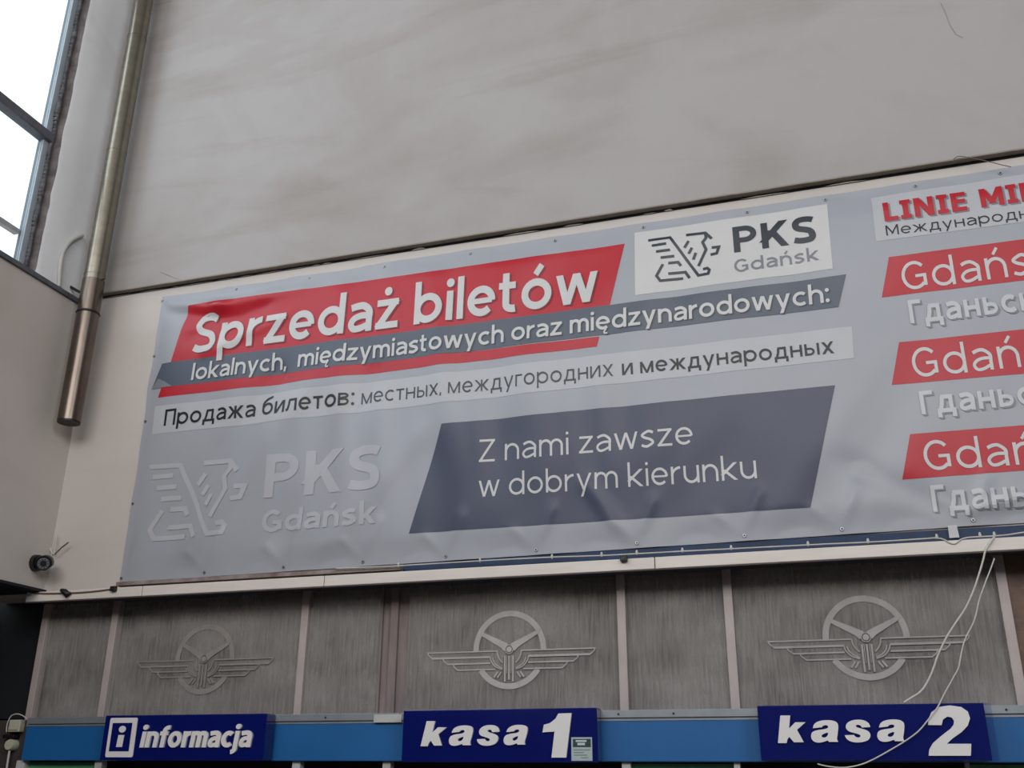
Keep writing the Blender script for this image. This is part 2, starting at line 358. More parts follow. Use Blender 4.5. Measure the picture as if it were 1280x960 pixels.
    if ch == 'D': W_ = 0.84*lc; return W_, [s((h, 0), (h, 1)), ([(h, 1-hv), (W_*0.4, 1-hv)]+E(W_*0.4, 0.5, W_*0.6-h, 0.5-hv, 90, -90, 16)[1:]+[(h, hv)], v, None)]
    if ch == 'Y': W_ = 0.80*lc; return W_, [s((W_/2, 0), (W_/2, 0.5)), dia((h*1.2, 1), (W_/2, 0.42), (0.42, 1)), dia((W_-h*1.2, 1), (W_/2, 0.42), (0.42, 1))]
    if ch == 'A': W_ = 0.84*lc; return W_, [dia((h*1.1, 0), (W_/2, 1), (0, 1)), dia((W_-h*1.1, 0), (W_/2, 1), (0, 1)), s((W_*0.2, 0.3), (W_*0.8, 0.3), ww=v)]
    if ch == 'П': W_ = 0.80*lc; return W_, [s((h, 0), (h, 1)), s((W_-h, 0), (W_-h, 1)), s((h, 1-hv), (W_-h, 1-hv), ww=v)]
    if ch == 'Г': return 0.60*lc, [s((h, 0), (h, 1)), s((h, 1-hv), (0.60*lc, 1-hv), ww=v)]
    if ch == 'г': return X*0.68*lc, [s((h, 0), (h, X)), s((h, X-hv), (X*0.68*lc, X-hv), ww=v)]
    if ch == 'т': W_ = X*0.86*lc; return W_, [s((W_/2, 0), (W_/2, X)), s((0, X-hv), (W_, X-hv), ww=v)]
    if ch == 'н': return N, [s((h, 0), (h, X)), s((N-h, 0), (N-h, X)), s((h, X*0.52), (N-h, X*0.52), ww=v)]
    if ch == 'и': return N, [s((h, 0), (h, X)), s((N-h, 0), (N-h, X)), dia((h*1.4, 0), (N-h*1.4, X), (0, X), w*0.9)]
    if ch == 'м': W_ = N*1.2; return W_, [s((h, 0), (h, X)), s((W_-h, 0), (W_-h, X)), dia((h, X), (W_/2, 0.02), (0, X), w*0.9), dia((W_-h, X), (W_/2, 0.02), (0, X), w*0.9)]
    if ch == 'л': W_ = N*1.02; return W_, [(CR([(0, hv), (W_*0.16, X*0.16), (W_*0.26, X*0.55), (W_*0.28, X-hv)]), w, None), s((W_*0.22, X-hv), (W_-h, X-hv), ww=v), s((W_-h, 0), (W_-h, X))]
    if ch == 'д':
        W_ = N*1.16; return W_, [s((0, hv), (W_, hv), ww=v), s((h, hv), (h, -0.2)), s((W_-h, hv), (W_-h, -0.2)), (CR([(W_*0.16, hv), (W_*0.28, X*0.5), (W_*0.32, X-hv)]), w, None), s((W_*0.26, X-hv), (W_*0.84, X-hv), ww=v), s((W_*0.84-h*0.6, 0), (W_*0.84-h*0.6, X))]
    if ch == 'ж':
        W_ = N*1.42; c0 = W_/2; a = h*1.1
        return W_, [s((c0, 0), (c0, X)), dia((c0+h*0.6, X*0.44), (W_-a, X), (X*0.42, X)), dia((c0+h*0.8, X*0.58), (W_-a, 0), (0, X*0.58)), dia((c0-h*0.6, X*0.44), (a, X), (X*0.42, X)), dia((c0-h*0.8, X*0.58), (a, 0), (0, X*0.58))]
    if ch == 'б': return O, [ring(O), (CR([(h, X*0.5), (h*1.2, X*0.95), (O*0.42, X+0.2), (O*0.9, X+0.33)]), w*0.92, None)]
    if ch == 'в':
        W_ = N*0.94; return W_, [s((h, 0), (h, X)), ([(h, X-hv), (W_*0.5, X-hv)]+E(W_*0.5, X*0.76, W_*0.42-h*0.6, X*0.24-hv, 90, -90, 10)[1:]+[(h, X*0.52+0)], v*0.9, None), ([(h, X*0.52), (W_*0.52, X*0.52)]+E(W_*0.52, X*0.26+hv*0.5, W_*0.48-h, X*0.26-hv*0.5, 90, -90, 10)[1:]+[(h, hv)], v*0.9, None)]
    def soft(x0, W_): return [s((x0+h, 0), (x0+h, X)), ([(x0+h, X*0.58), (x0+W_*0.5, X*0.58)]+E(x0+W_*0.5, X*0.29+hv*0.5, W_*0.5-h, X*0.29-hv*0.5, 90, -90, 10)[1:]+[(x0+h, hv)], v*0.9, None)]
    if ch == 'ь': return N*0.92, soft(0, N*0.92)
    if ch == 'ы': W_ = N*0.84; return W_+w*1.9, soft(0, W_)+[s((W_+w*1.4, 0), (W_+w*1.4, X))]
    if ch == 'я': W_ = N*0.94; return W_, [s((W_-h, 0), (W_-h, X)), ([(W_-h, X-hv), (W_*0.45, X-hv)]+E(W_*0.45, X*0.70, W_*0.45-h, X*0.30-hv, 90, 270, 10)[1:]+[(W_-h, X*0.42)], v*0.9, None), dia((W_*0.52, X*0.42), (h*1.3, 0), (0, X*0.42))]
    if ch == ',': return w, [([(h*1.1, w*1.0), (h*0.5, -w*0.75)], w*0.85, None)]
    if ch == ':': return w, [([], 0, ('dot', h, w*0.6, w*0.62)), ([], 0, ('dot', h, X-w*0.6, w*0.62))]
    if ch == '1':
        return 0.62*lc, [s((0.62*lc-h, 0), (0.62*lc-h, 1)), (CR([(0.0, 0.66), (0.22*lc, 0.70), (0.62*lc-h, 0.93)], 5), w*0.62, None)]
    if ch == '2':
        W_ = 0.80*lc
        return W_, [(CR([(h*0.95, 0.62), (h*1.2, 0.76), (W_*0.5, 1-hv), (W_-h, 0.72), (W_*0.72, 0.42), (W_*0.36, 0.22), (h*0.9, 0.0)], 7), w, (0, 1)), s((0.0, hv*0.9), (W_, hv*0.9), ww=v*0.9)]
    raise ValueError(ch)

def clip_y(poly, lo, hi):
    for sgn, lim in ((1, lo), (-1, -hi)):
        out = []
        for i in range(len(poly)):
            a, b = poly[i-1], poly[i]; fa, fb = sgn*a[1]-lim, sgn*b[1]-lim
            if (fa >= 0) != (fb >= 0):
                t = fa/(fa-fb); out.append((a[0]+(b[0]-a[0])*t, a[1]+(b[1]-a[1])*t))
            if fb >= 0: out.append(b)
        poly = out
        if not poly: break
    return poly
def strip(pts, w, closed=False):
    """quads of a mitred stroke"""
    P = [pts[0]]
    for p in pts[1:]:
        if math.hypot(p[0]-P[-1][0], p[1]-P[-1][1]) > 1e-5: P.append(p)
    closed = len(P) > 3 and math.hypot(P[0][0]-P[-1][0], P[0][1]-P[-1][1]) < 1e-4
    n = len(P); L = []; R_ = []
    for i in range(n):
        a = P[i-1] if i > 0 else (P[-2] if closed else None); b = P[i+1] if i < n-1 else (P[1] if closed else None)
        def nrm(p, q):
            d = math.hypot(q[0]-p[0], q[1]-p[1]); return (-(q[1]-p[1])/d, (q[0]-p[0])/d)
        n1 = nrm(a, P[i]) if a else nrm(P[i], b); n2 = nrm(P[i], b) if b else n1
        mx, my = n1[0]+n2[0], n1[1]+n2[1]; q = math.hypot(mx, my) or 1; mx /= q; my /= q
        k = min(1/max(mx*n1[0]+my*n1[1], 0.35), 1.8)*w/2
        L.append((P[i][0]+mx*k, P[i][1]+my*k)); R_.append((P[i][0]-mx*k, P[i][1]-my*k))
    return [[R_[i], R_[i+1], L[i+1], L[i]] for i in range(n-1)]
def text_polys(txt, w, X, lc, sp, shear, ref=None):
    """list of (polygon, stroke_index) in cap-height units, and the natural width of the reference part"""
    x = 0; out = []; width = None; k = 0
    tight = {'t': 0.02, 'f': 0.0, 'r': -0.02, 'L': -0.02, 'г': -0.02, 'Г': -0.03, 'т': 0.0}
    for i, ch in enumerate(txt):
        adv, st = glyph(ch, w, X, lc)
        for pts, ww, c in st:
            k += 1
            if c and c[0] == 'dot':
                polys = [E(c[1], c[2], c[3], c[3], 0, 360, 14)[:-1]]
            else:
                polys = strip(pts, ww)
                if c: polys = [q for q in (clip_y(p, *c) for p in polys) if len(q) > 2]
            for p in polys: out.append(([(a+x+b*shear, b) for a, b in p], k, i))
        x += adv
        if i == (ref or len(txt))-1: width = x
        if ch != ' ': x += sp + tight.get(ch, 0)
    return out, width

def tess(poly, step):
    """split long quads so that they follow the folds of the sheet"""
    if len(poly) == 4:
        la = max(math.hypot(poly[1][0]-poly[0][0], poly[1][1]-poly[0][1]), math.hypot(poly[2][0]-poly[3][0], poly[2][1]-poly[3][1]))
        lb = max(math.hypot(poly[3][0]-poly[0][0], poly[3][1]-poly[0][1]), math.hypot(poly[2][0]-poly[1][0], poly[2][1]-poly[1][1]))
        na = max(1, math.ceil(la/step)); nb = max(1, math.ceil(lb/step))
        if na*nb == 1: return [poly]
        def P(u, v): return tuple((poly[0][k]*(1-u)+poly[1][k]*u)*(1-v)+(poly[3][k]*(1-u)+poly[2][k]*u)*v for k in (0, 1))
        return [[P(i/na, j/nb), P((i+1)/na, j/nb), P((i+1)/na, (j+1)/nb), P(i/na, (j+1)/nb)] for i in range(na) for j in range(nb)]
    return [poly]

# ================================================================ SETTING
XL = -5.52            # inner face of the left wall below the sill
ZS = 5.60             # sill height
ZB = 3.30             # underside of the left wall
XR = 9.0; YB = -14.0; ZC = 11.0
def setting(mb, name, m_, label, parent=None, bevel=0): return tag(mb.build(name, m_, parent, bevel), label, kind='structure')

# upper wall, proud of the lower wall by a few centimetres, finely rippled old render
def upper():
    mb = MB(); nx, nz = 150, 60; x0, x1, z0, z1 = -5.72, XR, 5.693, ZC; vs = []; fs = []
    for j in range(nz+1):
        for i in range(nx+1):
            x = x0+(x1-x0)*i/nx; z = z0+(z1-z0)*(j/nz)**1.4
            b = 0.010*noise.noise(Vector((x*0.7, 3.1, z*0.8))) + 0.004*noise.noise(Vector((x*2.2, 9.1, z*2.0)))
            vs.append((x, -0.05 + b*min(1, (z-z0)*3), z))
    for j in range(nz):
        for i in range(nx): a = j*(nx+1)+i; fs.append((a, a+1, a+nx+2, a+nx+1))
    mb.add(vs, fs, True); mb.add([(x0, -0.05, z0), (x1, -0.05, z0), (x1, 0.3, z0), (x0, 0.3, z0)], [(0, 3, 2, 1)])
    return mb
wb = setting(upper(), 'wall_back', M_up, 'stained grey plaster upper wall above the long banner')
cr = MB()
for pth in ([(1176, 4), (1182, 16), (1187, 30), (1195, 43), (1204, 47)], [(186, 8), (200, 5), (215, 1)], [(200, 340), (230, 352)]):
    cr.tube([at(x, y, -0.053) for x, y in pth], 0.0011, 4)
cr.build('hairline_crack', M_beigeedge, wb)
lip = MB()
for i in range(60):
    xa = -5.5+i*0.245; lip.box(xa, xa+0.245, -0.056-0.004*random.random(), 0.0, 5.684, 5.694)
lip.build('soffit_edge', M_beigeedge, wb)
t = setting(MB().box(-5.5, XR, -0.006, 0.25, 5.668, 5.6925), 'trim_1', M_black, 'thin black strip painted as the shade in the gap between the upper wall and the banner wall')  # black box stands in for the shade inside the open joint
# the banner wall
bw = setting(MB().box(XL-0.6, XR, 0.0, 0.3, 3.27, 5.668), 'wall_front', M_lo, 'cream plaster wall strip that carries the long banner')
chips = MB(); x = -5.45
while x < 4:
    L_ = random.uniform(0.05, 0.34); hh = random.choice((0, 0, 0.004, 0.008, 0.013)) if x > -3.6 else 0.002
    if hh:
        vs = []; n = 6
        for i in range(n+1): vs.append((x+L_*i/n, -0.010, 5.667+1.2*hh*math.sin(math.pi*i/n)*random.uniform(0.6, 1.1)))
        for i in range(n+1): vs.append((x+L_*i/n, -0.010, 5.6665))
        chips.add(vs, [(i, n+1+i, n+2+i, i+1) for i in range(n)])
    x += L_*random.uniform(0.9, 1.5)
chips.build('plaster_chips', M_edge, bw)

# left wall: lower part, window pier, beam over the window
LW = MB(); LW.box(-6.1, XL, YB, 0.05, ZB, ZS-0.06)
setting(LW, 'wall_left', M_left, 'beige plaster left wall below the tall window')
PX = -5.62           # face of the pier beside the window
pier = MB()
# pier with a ragged plaster reveal towards the window
nz_ = 60; vs = []; fs = []
for j in range(nz_+1):
    z = ZS-0.06+(ZC-ZS+0.06)*j/nz_
    r = 0.018*noise.noise(Vector((0, 4, z*3.1)))+0.012*noise.noise(Vector((1, 4, z*9)))
    ye = -0.58 + r
    vs += [(PX, 0.0, z), (PX, ye+0.06, z), (PX-0.012, ye+0.03, z), (-5.745, ye, z)]
for j in range(nz_):
    for k in range(2): a = j*4+k; fs.append((a, a+4, a+5, a+1))
pier.add(vs, fs, True)
pr = setting(pier, 'wall_left_pier', M_pier, 'narrow pale plaster pier between the tall window and the steel pipe')
MB().add(vs, [(j*4+2, j*4+6, j*4+7, j*4+3) for j in range(nz_)], True).build('bare_reveal', M_reveal2, pr)
# sill edge
sl = MB(); sl.box(XL-0.002, XL+0.022, -13.6, -0.02, ZS-0.055, ZS-0.018)
setting(sl, 'trim_3', M_wframe, 'dark grey sill edge running along the left wall under the window')
setting(MB().box(-6.1, XL, YB, 0.0, ZS-0.06, ZS-0.035), 'trim_4', M_edge, 'rough plaster sill top under the tall window')
setting(MB().box(-6.1, -5.62, -14, -0.55, 10.2, ZC), 'wall_left_beam', M_left, 'plaster beam over the tall left window')

# window in the left wall
wz0 = ZS-0.03
win = empty('window_1', (-5.72, -6.9, wz0), 'tall grey framed window full of white daylight in the left wall', kind='structure')
WX = -5.72
MB().box(WX-0.02, WX+0.015, -0.66, -0.60, wz0, 10.2).build('jamb_frame', mat('pale_blue_grey_frame_paint', (158, 167, 175), 0.6, var=0.06), win, 0.004); f = MB(); f.box(WX-0.04, WX+0.02, -13.5, -0.6, wz0, wz0+0.07)
f.box(WX-0.04, WX+0.02, -13.5, -0.6, 10.12, 10.2); f.build('window_frame', M_wframe, win, 0.006)
zm = 6.87
MB().box(WX-0.05, WX+0.05, -13.5, -0.60, zm-0.04, zm+0.04).build('transom', M_wframe, win, 0.008)
for z_ in (9.0,): MB().box(WX-0.05, WX+0.04, -13.5, -0.6, z_-0.04, z_+0.04).build('transom', M_wframe, win, 0.008)
for y_ in (-2.6, -4.6, -6.6, -8.6, -10.6, -12.6): MB().box(WX-0.05, WX+0.04, y_-0.04, y_+0.04, wz0, 10.2).build('mullion', M_wframe, win, 0.006)
pt = MB()
for j in range(130):
    z = wz0+0.01+j*0.034
    if z > 10.1: break
    r1 = 0.014+0.016*abs(noise.noise(Vector((2, 2, z*4)))); y0 = -0.60+0.012*noise.noise(Vector((7, 2, z*5)))
    pt.tube([(WX+0.03, y0, z), (WX+0.03, y0+0.004, z+0.04)], r1, 7)
pt.build('putty_bead', M_putty, win)
for (za, zb) in ((wz0+0.07, zm-0.04), (zm+0.04, 8.96), (9.04, 10.12)):
    MB().box(WX-0.006, WX, -13.5, -0.66, za, zb).build('pane', M_glass, win)
# outer leaf of the double window and the outer reveal
ow_ = MB().box(WX-0.12, WX-0.07, -13.5, -0.63, 5.985, 6.025); ow_.build('outer_transom', M_mull, win)
MB().box(at(83, 10, -0.62).x, WX-0.05, -0.62, -0.42, wz0-0.3, 10.4).build('outer_reveal', M_reveal, win)
MB().box(-6.9, WX-0.06, -13.5, -0.45, wz0-0.4, wz0-0.02).build('outer_sill', M_reveal, win)

# hall shell behind and beside the photographer
setting(MB().box(-9.5, XR, YB, 0.6, -0.1, 0), 'floor', M_floor, 'grey terrazzo hall floor')
setting(MB().box(-6.9, XR, YB, 0.3, ZC, ZC+0.1), 'ceiling', M_ceil, 'pale hall ceiling')
setting(MB().box(XR, XR+0.1, YB, 0.3, 0, ZC), 'wall_right', M_hall, 'dim right wall of the hall')
setting(MB().box(-9.5, XR, YB-0.1, YB, 0, ZC), 'wall_rear', M_hall, 'dim rear wall of the hall')
# low passage to the left, under the window wall
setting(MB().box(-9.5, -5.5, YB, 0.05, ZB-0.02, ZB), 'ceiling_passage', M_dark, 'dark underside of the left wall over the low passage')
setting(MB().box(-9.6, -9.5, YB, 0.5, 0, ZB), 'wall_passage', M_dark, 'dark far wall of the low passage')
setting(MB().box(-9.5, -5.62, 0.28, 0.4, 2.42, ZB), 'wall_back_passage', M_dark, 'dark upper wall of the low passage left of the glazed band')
setting(MB().box(-9.5, -5.45, 0.10, 0.28, 0, 2.40), 'wall_side', M_darkw, 'dark brown wall piece left of the blue fascia')

# ledge fascia
lf = empty('trim_5', (1.5, -0.06, 3.2), 'long cream metal ledge under the banner', kind='structure')
joints = [-5.62, -4.62, -3.2, -1.0, 1.2, 3.6, 6.0, XR]
for a, b in zip(joints[:-1], joints[1:]):
    pb = MB().box(a+0.0025, b-0.0025, -0.062, -0.03, 3.208, 3.278).build('fascia_panel', M_ledge, lf, 0.004)
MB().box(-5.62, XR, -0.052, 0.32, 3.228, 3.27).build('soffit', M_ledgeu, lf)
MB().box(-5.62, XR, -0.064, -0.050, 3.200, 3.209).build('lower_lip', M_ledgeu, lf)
setting(MB().box(-4.86, -2.66, -0.045, 0, 3.294, 3.320), 'trim_6', M_brown, 'narrow rusty brown strip under the left half of the banner')
setting(MB().box(-2.66, 4.6, -0.006, 0, 3.276, 3.352), 'trim_7', M_blueold, 'narrow strip of old blue board showing under the banner')

# glazed band: windows between mullions
GY = 0.20; GZ0, GZ1 = 2.39, 3.228
def mx_(p0): return p0
mull = [at(50, 830, GY).x, at(138, 830, GY).x, at(378.5, 830, GY).x, at(474, 830, GY).x, at(507, 830, GY).x, at(779.5, 820, GY).x, at(915.5, 820, GY).x, at(1267.5, 820, GY).x]
def arc_emblem(parent, cx, cz, m_, k=1.0):
    cx, cz, k = cx*1.013, 2.05+(cz-2.05)*1.013, k*1.013
    mb = MB(); y0 = GY-0.003
    n_ = [0]
    def poly(ps, depth=0.003):
        n_[0] += 1; yy = y0-0.00004*n_[0]
        ps = [(cx+a*k, cz+b*k) for a, b in ps]; n = len(ps)
        area_ = sum(ps[i-1][0]*ps[i][1]-ps[i][0]*ps[i-1][1] for i in range(n))
        if area_ < 0: ps = ps[::-1]
        mb.add([(a, yy, b) for a, b in ps]+[(a, y0+0.0025, b) for a, b in ps], [tuple(range(n))]+[(i, i+n, (i+1) % n+n, (i+1) % n) for i in range(n)])
    def stroke(ps, w_):
        for q in strip(ps, w_): poly(q)
    U = 0.471/369.0     # metres per measured unit, ring diameter 0.471 m
    def u(l): return [(a*U, b*U) for a, b in l]
    stroke(u(E(0, 0, 170, 170, -1, 181, 36)), 27*U)
    stroke(u(E(0, 0, 170, 170, 213, 327, 26)), 27*U)
    for sg in (-1, 1):
        poly(u([(sg*6, 26), (sg*40, 42), (sg*152, 92), (sg*146, 70), (sg*44, 10), (sg*26, -8)]))
        # three stepped feathers, each an outlined bar with a rounded tip
        for (xt, yt, xin, yb_, w1) in ((423, -6, 62, -33, 9), (342, -36, 96, -62, 7), (288, -64, 100, -91, 6)):
            if yt == -6: stroke(u([(sg*xin, yt), (sg*xt, yt)]), 6*U)
            else: stroke(u([(sg*(xt-50), yt+3), (sg*xt, yt)]), 6*U)
            stroke(u(CR([(sg*xt, yt+3), (sg*(xt-6), yt-10), (sg*(xt-26), yb_)], 4)), 5*U)
            stroke(u([(sg*(xt-24), yb_), (sg*(96 if xt > 300 else 70), yb_)]), w1*U)
        # shoulders curving down to the tail
        for pp_ in ([(62, -4), (57, -28), (46, -48), (32, -62)], [(98, -32), (88, -58), (66, -80), (34, -92)], [(84, -36), (76, -58), (56, -76), (34, -86)]):
            stroke(u(CR([(sg*a, b) for a, b in pp_], 4)), 5.5*U)
        for (a, b) in ((40, -104), (56, -102)):
            stroke(u([(sg*a, b), (sg*(a+19), b-26)]), 8*U)
    for a in (-20, 0, 20): stroke(u([(a, -30), (a, -148 if a else -140)]), 8*U)
    stroke(u([(-11, -30), (-11, -110)]), 3*U); stroke(u([(11, -30), (11, -110)]), 3*U)
    stroke(u(E(0, 0, 20, 20, 0, 360, 20)), 4*U)
    poly(u(E(0, 0, 14, 14, 0, 360, 18)[:-1]))
    return mb.build('emblem', m_, parent)
wins = [(0, 1, None), (1, 2, (-4.17, 2.787, 0, 1.0)), (2, 3, None), (4, 5, (-1.967, 2.787, 1, 1.02)), (5, 6, None), (6, 7, (0.148, 2.792, 2, 1.0))]
wl = {0: 'narrow dark dusty pane at the left end of the glazed band', 1: 'dark dusty pane with a faint winged steering wheel emblem above the information sign',
      2: 'plain dusty pane between the faint emblem pane and the wide pinkish post', 3: 'dusty pane with a bright winged steering wheel emblem above the first cash desk sign',
      4: 'plain streaked pane between the two cash desk signs', 5: 'dusty pane with a winged steering wheel emblem above the second cash desk sign'}
for n, (a, b, em) in enumerate(wins):
    xa, xb = mull[a]+0.028, mull[b]-0.028
    if a == 4: xa = mull[4]+0.01
    if b == 3: xb = mull[3]
    w_ = empty('window_%d' % (n+2), ((xa+xb)/2, GY, GZ0), wl[n], kind='structure')
    MB().box(xa, xb, GY, GY+0.006, GZ0, GZ1).build('pane', M_dusty, w_)
    # net behind the glass, hung in shallow folds
    cu = MB(); nx = int((xb-xa)/0.03)+2; vs = []
    for j in range(2):
        for i in range(nx+1):
            x_ = xa+(xb-xa)*i/nx; vs.append((x_, GY+0.055+0.012*math.sin(x_*23+j)+0.008*noise.noise(Vector((x_*4, 0, j))), GZ0 if j == 0 else GZ1))
    cu.add(vs, [(i, i+1, i+nx+2, i+nx+1) for i in range(nx)], True); cu.build('net_curtain', M_curt, w_)
    if em: arc_emblem(w_, em[0], em[1], M_embl[em[2]], em[3])
for i, x_ in enumerate(mull):
    if i in (3, 4): continue
    setting(MB().box(x_-0.027, x_+0.027, GY-0.03, GY+0.03, GZ0, GZ1+0.002), 'trim_%d' % (8+i), M_mull, ['thin pale mullion at the dark left end of the glazed band', 'pale mullion left of the faint emblem pane', 'pale mullion right of the faint emblem pane', '', '', 'pale mullion left of the plain streaked pane', 'pale mullion right of the plain streaked pane', 'pale mullion at the right end of the glazed band'][i], bevel=0.004)
pp = MB(); pp.box(mull[3]-0.004, mull[4]+0.012, GY+0.01, GY+0.2, GZ0, GZ1); pp.box(mull[3]+0.07, mull[3]+0.125, GY-0.015, GY+0.012, GZ0, GZ1); pp.box(mull[3]-0.006, mull[3]+0.012, GY-0.01, GY+0.012, GZ0, GZ1)
setting(pp, 'trim_16', M_post, 'wide pinkish post in the middle of the glazed band', bevel=0.004)
setting(MB().box(mull[7]+0.028, XR, GY-0.01, GY+0.06, GZ0, GZ1), 'wall_board', M_board, 'brown fibreboard closing the band right of the last mullion')
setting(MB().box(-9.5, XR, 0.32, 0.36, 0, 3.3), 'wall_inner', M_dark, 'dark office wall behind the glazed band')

# blue band with its aluminium strip
bb = empty('trim_17', (1.0, 0, 2.13), 'long blue fascia carrying the ticket office signs', kind='structure')
MB().box(-5.44, XR, -0.03, 0.19, 2.13, 2.385).build('blue_panel', M_band, bb, 0.004)
MB().box(-5.44, XR, -0.034, -0.028, 2.350, 2.400).build('flange', M_strip, bb) 
for a, b in ((-5.42, -4.2), (-4.2, -2.62), (-2.62, -0.3), (-0.3, 2.2), (2.2, 6)):
    MB().box(a+0.002, b-0.002, -0.046, -0.034, 2.366, 2.408).build('aluminium_strip', M_strip, bb, 0.002)
sc_mb = MB().tube([(0, 0, 0), (0, -0.004, 0)], 0.006, 8, smooth=False)
sc0 = None
for px_, py_ in ((343, 897), (407, 897), (469, 897), (495, 897), (773, 896), (842, 895), (1258, 888), (1150, 890), (985, 892), (560, 896), (250, 897)):
    p = at(px_, py_, -0.047); p.z = 2.386
    if sc0 is None: sc0 = sc_mb.build('screw', M_rubber, bb, loc=p); sc0.location = p-bb.location; sc0.data.transform(Matrix.Translation(p)); 
    else:
        c = sc0.copy(); COL.objects.link(c); c.parent = bb; c.location = p-bb.location
br_ = MB().box(at(467, 900, -0.05).x, at(502, 900, -0.05).x, -0.052, -0.046, 2.352, 2.400).build('joint_plate', M_white, bb, 0.002)
MB().box(-5.44, XR, 0.05, 0.3, 2.12, 2.13).build('underside', M_dark, bb)

# ticket openings under the band
posts = [(20, 30), (118, 127), (365, 375), (478, 488), (777, 788), (917, 925), (1206, 1212)]
pk = empty('trim_18', (-2, 0.0, 1.0), 'row of slim white posts below the blue fascia', kind='structure')
for a, b in posts:
    xa, xb = at(a, 955, 0.0).x, at(b, 955, 0.0).x
    MB().box(xa, xb, 0.0, 0.06, 1.0, 2.13).build('post', M_white, pk, 0.004)
ox = [at(p, 955, 0.05).x for p in (30, 118, 365, 445, 478, 777, 788, 917, 1212, 1330)]
def blind(a, b, lab, z1=2.13):
    bl = empty('window_%d' % blind.n, ((a+b)/2, 0.1, 1.0), lab, kind='structure'); blind.n += 1
    k = 0; z = z1
    while z > 1.02:
        MB().add([(a, 0.052, z), (b, 0.052, z), (b, 0.040, z-0.085), (a, 0.040, z-0.085)], [(0, 1, 2, 3)]).build('blind_slat', M_green, bl); z -= 0.08
    MB().box(a, b, 0.02, 0.026, 1.0, z1).build('pane', M_glass, bl)
blind.n = 8
blind(ox[0], ox[1], 'ticket window with a green blind below the blue fascia at the far left')
blind(ox[6], ox[7], 'ticket window with a green blind between the cash desk signs')
blind(ox[8], ox[9], 'ticket window with a green blind right of the second cash desk sign')
setting(MB().box(-5.4, XR, 0.0, 0.1, 0, 1.0), 'wall_counter', M_lo, 'counter wall below the ticket windows')

# ================================================================ BANNER
BX0, BX1 = -4.857, 4.4
def bz0(x): return 3.322 + 0.040*min(1, max(0, (x+4.857)/5.6))
def bz1(x): return 5.597
grx_top = [at(x, y).x for x, y in ((204, 374), (297, 358), (388, 345), (482, 330), (589, 315), (694.6, 300), (804.6, 281.6), (933.5, 260.5), (1031, 246.4), (1143, 229.5), (1249, 214.5))]
while grx_top[-1] < 4.2: grx_top.append(grx_top[-1]+0.6)
grx_bot = [at(x, y).x for x, y in ((153, 723), (257, 717), (356, 710), (455, 703), (558, 696), (671, 689), (797, 680), (931, 672), (1053, 667), (1217, 658))]
while grx_bot[-1] < 4.2: grx_bot.append(grx_bot[-1]+0.75)
def ridge(x, z, x0, z0, x1, z1, wd, amp):
    """soft fold along a segment"""
    dx, dz = x1-x0, z1-z0; L = math.hypot(dx, dz); t = ((x-x0)*dx+(z-z0)*dz)/L/L
    d = ((x-x0)*dz-(z-z0)*dx)/L
    e = max(0, -t, t-1)*L
    return 1.7*amp*math.exp(-(d/wd)**2-(e/(wd*1.5))**2)
def sheet(x, z):
    """how far the slack sheet stands out from the wall"""
    b = 0.022 + 0.006*noise.noise(Vector((x*0.9, 0, z*0.5)))
    # vertical ripples between the grommets, strongest in the middle of the left half
    env = math.exp(-((x+2.5)/1.5)**2)*math.exp(-((z-4.45)/0.75)**2)
    b += env*0.036*noise.noise(Vector((x*4.6+z*0.5, 1.7, z*0.7)))
    env2 = math.exp(-((x+0.3)/1.6)**2)
    b += env2*0.011*noise.noise(Vector((x*3.0-z*2.2, 5.7, z*0.9+x)))*1.5
    # diagonal folds bottom left
    b += ridge(x, z, -4.45, 3.75, -3.75, 4.75, 0.10, -0.012) + ridge(x, z, -4.25, 3.6, -3.45, 4.65, 0.10, 0.010)
    b += ridge(x, z, -3.55, 3.6, -2.95, 4.7, 0.09, -0.009) + ridge(x, z, -3.25, 3.45, -2.6, 4.2, 0.10, 0.008)
    # sagging fold at the top left corner
    b += ridge(x, z, -4.85, 5.57, -4.3, 5.43, 0.065, 0.020) + ridge(x, z, -4.3, 5.43, -3.6, 5.50, 0.06, 0.016)
    b += ridge(x, z, -4.8, 5.46, -4.2, 5.28, 0.07, -0.012)
    b += ridge(x, z, -4.5, 5.2, -3.9, 5.36, 0.05, -0.008) + ridge(x, z, -4.35, 5.05, -3.7, 5.25, 0.05, 0.007)
    # pulls at the bottom edge
    for gx in grx_bot:
        b += ridge(x, z, gx, 3.36, gx+0.10, 3.62, 0.035, 0.006) + ridge(x, z, gx, 3.36, gx-0.14, 3.5, 0.03, 0.004)
    b += ridge(x, z, at(797, 680).x-0.05, 3.38, at(740, 640).x, 3.75, 0.05, 0.008)
    b += ridge(x, z, 0.8, 3.44, 1.6, 3.62, 0.035, 0.012) + ridge(x, z, 0.6, 3.5, 0.2, 3.75, 0.08, -0.007)
    b += ridge(x, z, 0.75, 5.50, 1.25, 5.585, 0.02, 0.007)
    b += 0.005*noise.noise(Vector((x*1.9, 8.8, z*2.6)))
    # pinned edges
    ez = min(z-bz0(x), bz1(x)-z, (x-BX0)*1.0); k = min(1, max(0, ez/0.2)); k = k*k*(3-2*k)
    w_ = 0.006*(1+math.sin(x*10.5))*(1-k)+0.006*k
    return max(0.011, w_+0.006 + (b-0.008)*k)
def onsheet(x, z, off): return (x, -sheet(x, z)-off, z)
banner = empty('banner', ((BX0+BX1)/2, 0, 3.32), 'long silver-grey vinyl banner with red and slate lettering panels above the ledge', 'banner')
nx, nz = 560, 150; vs = []; fs = []
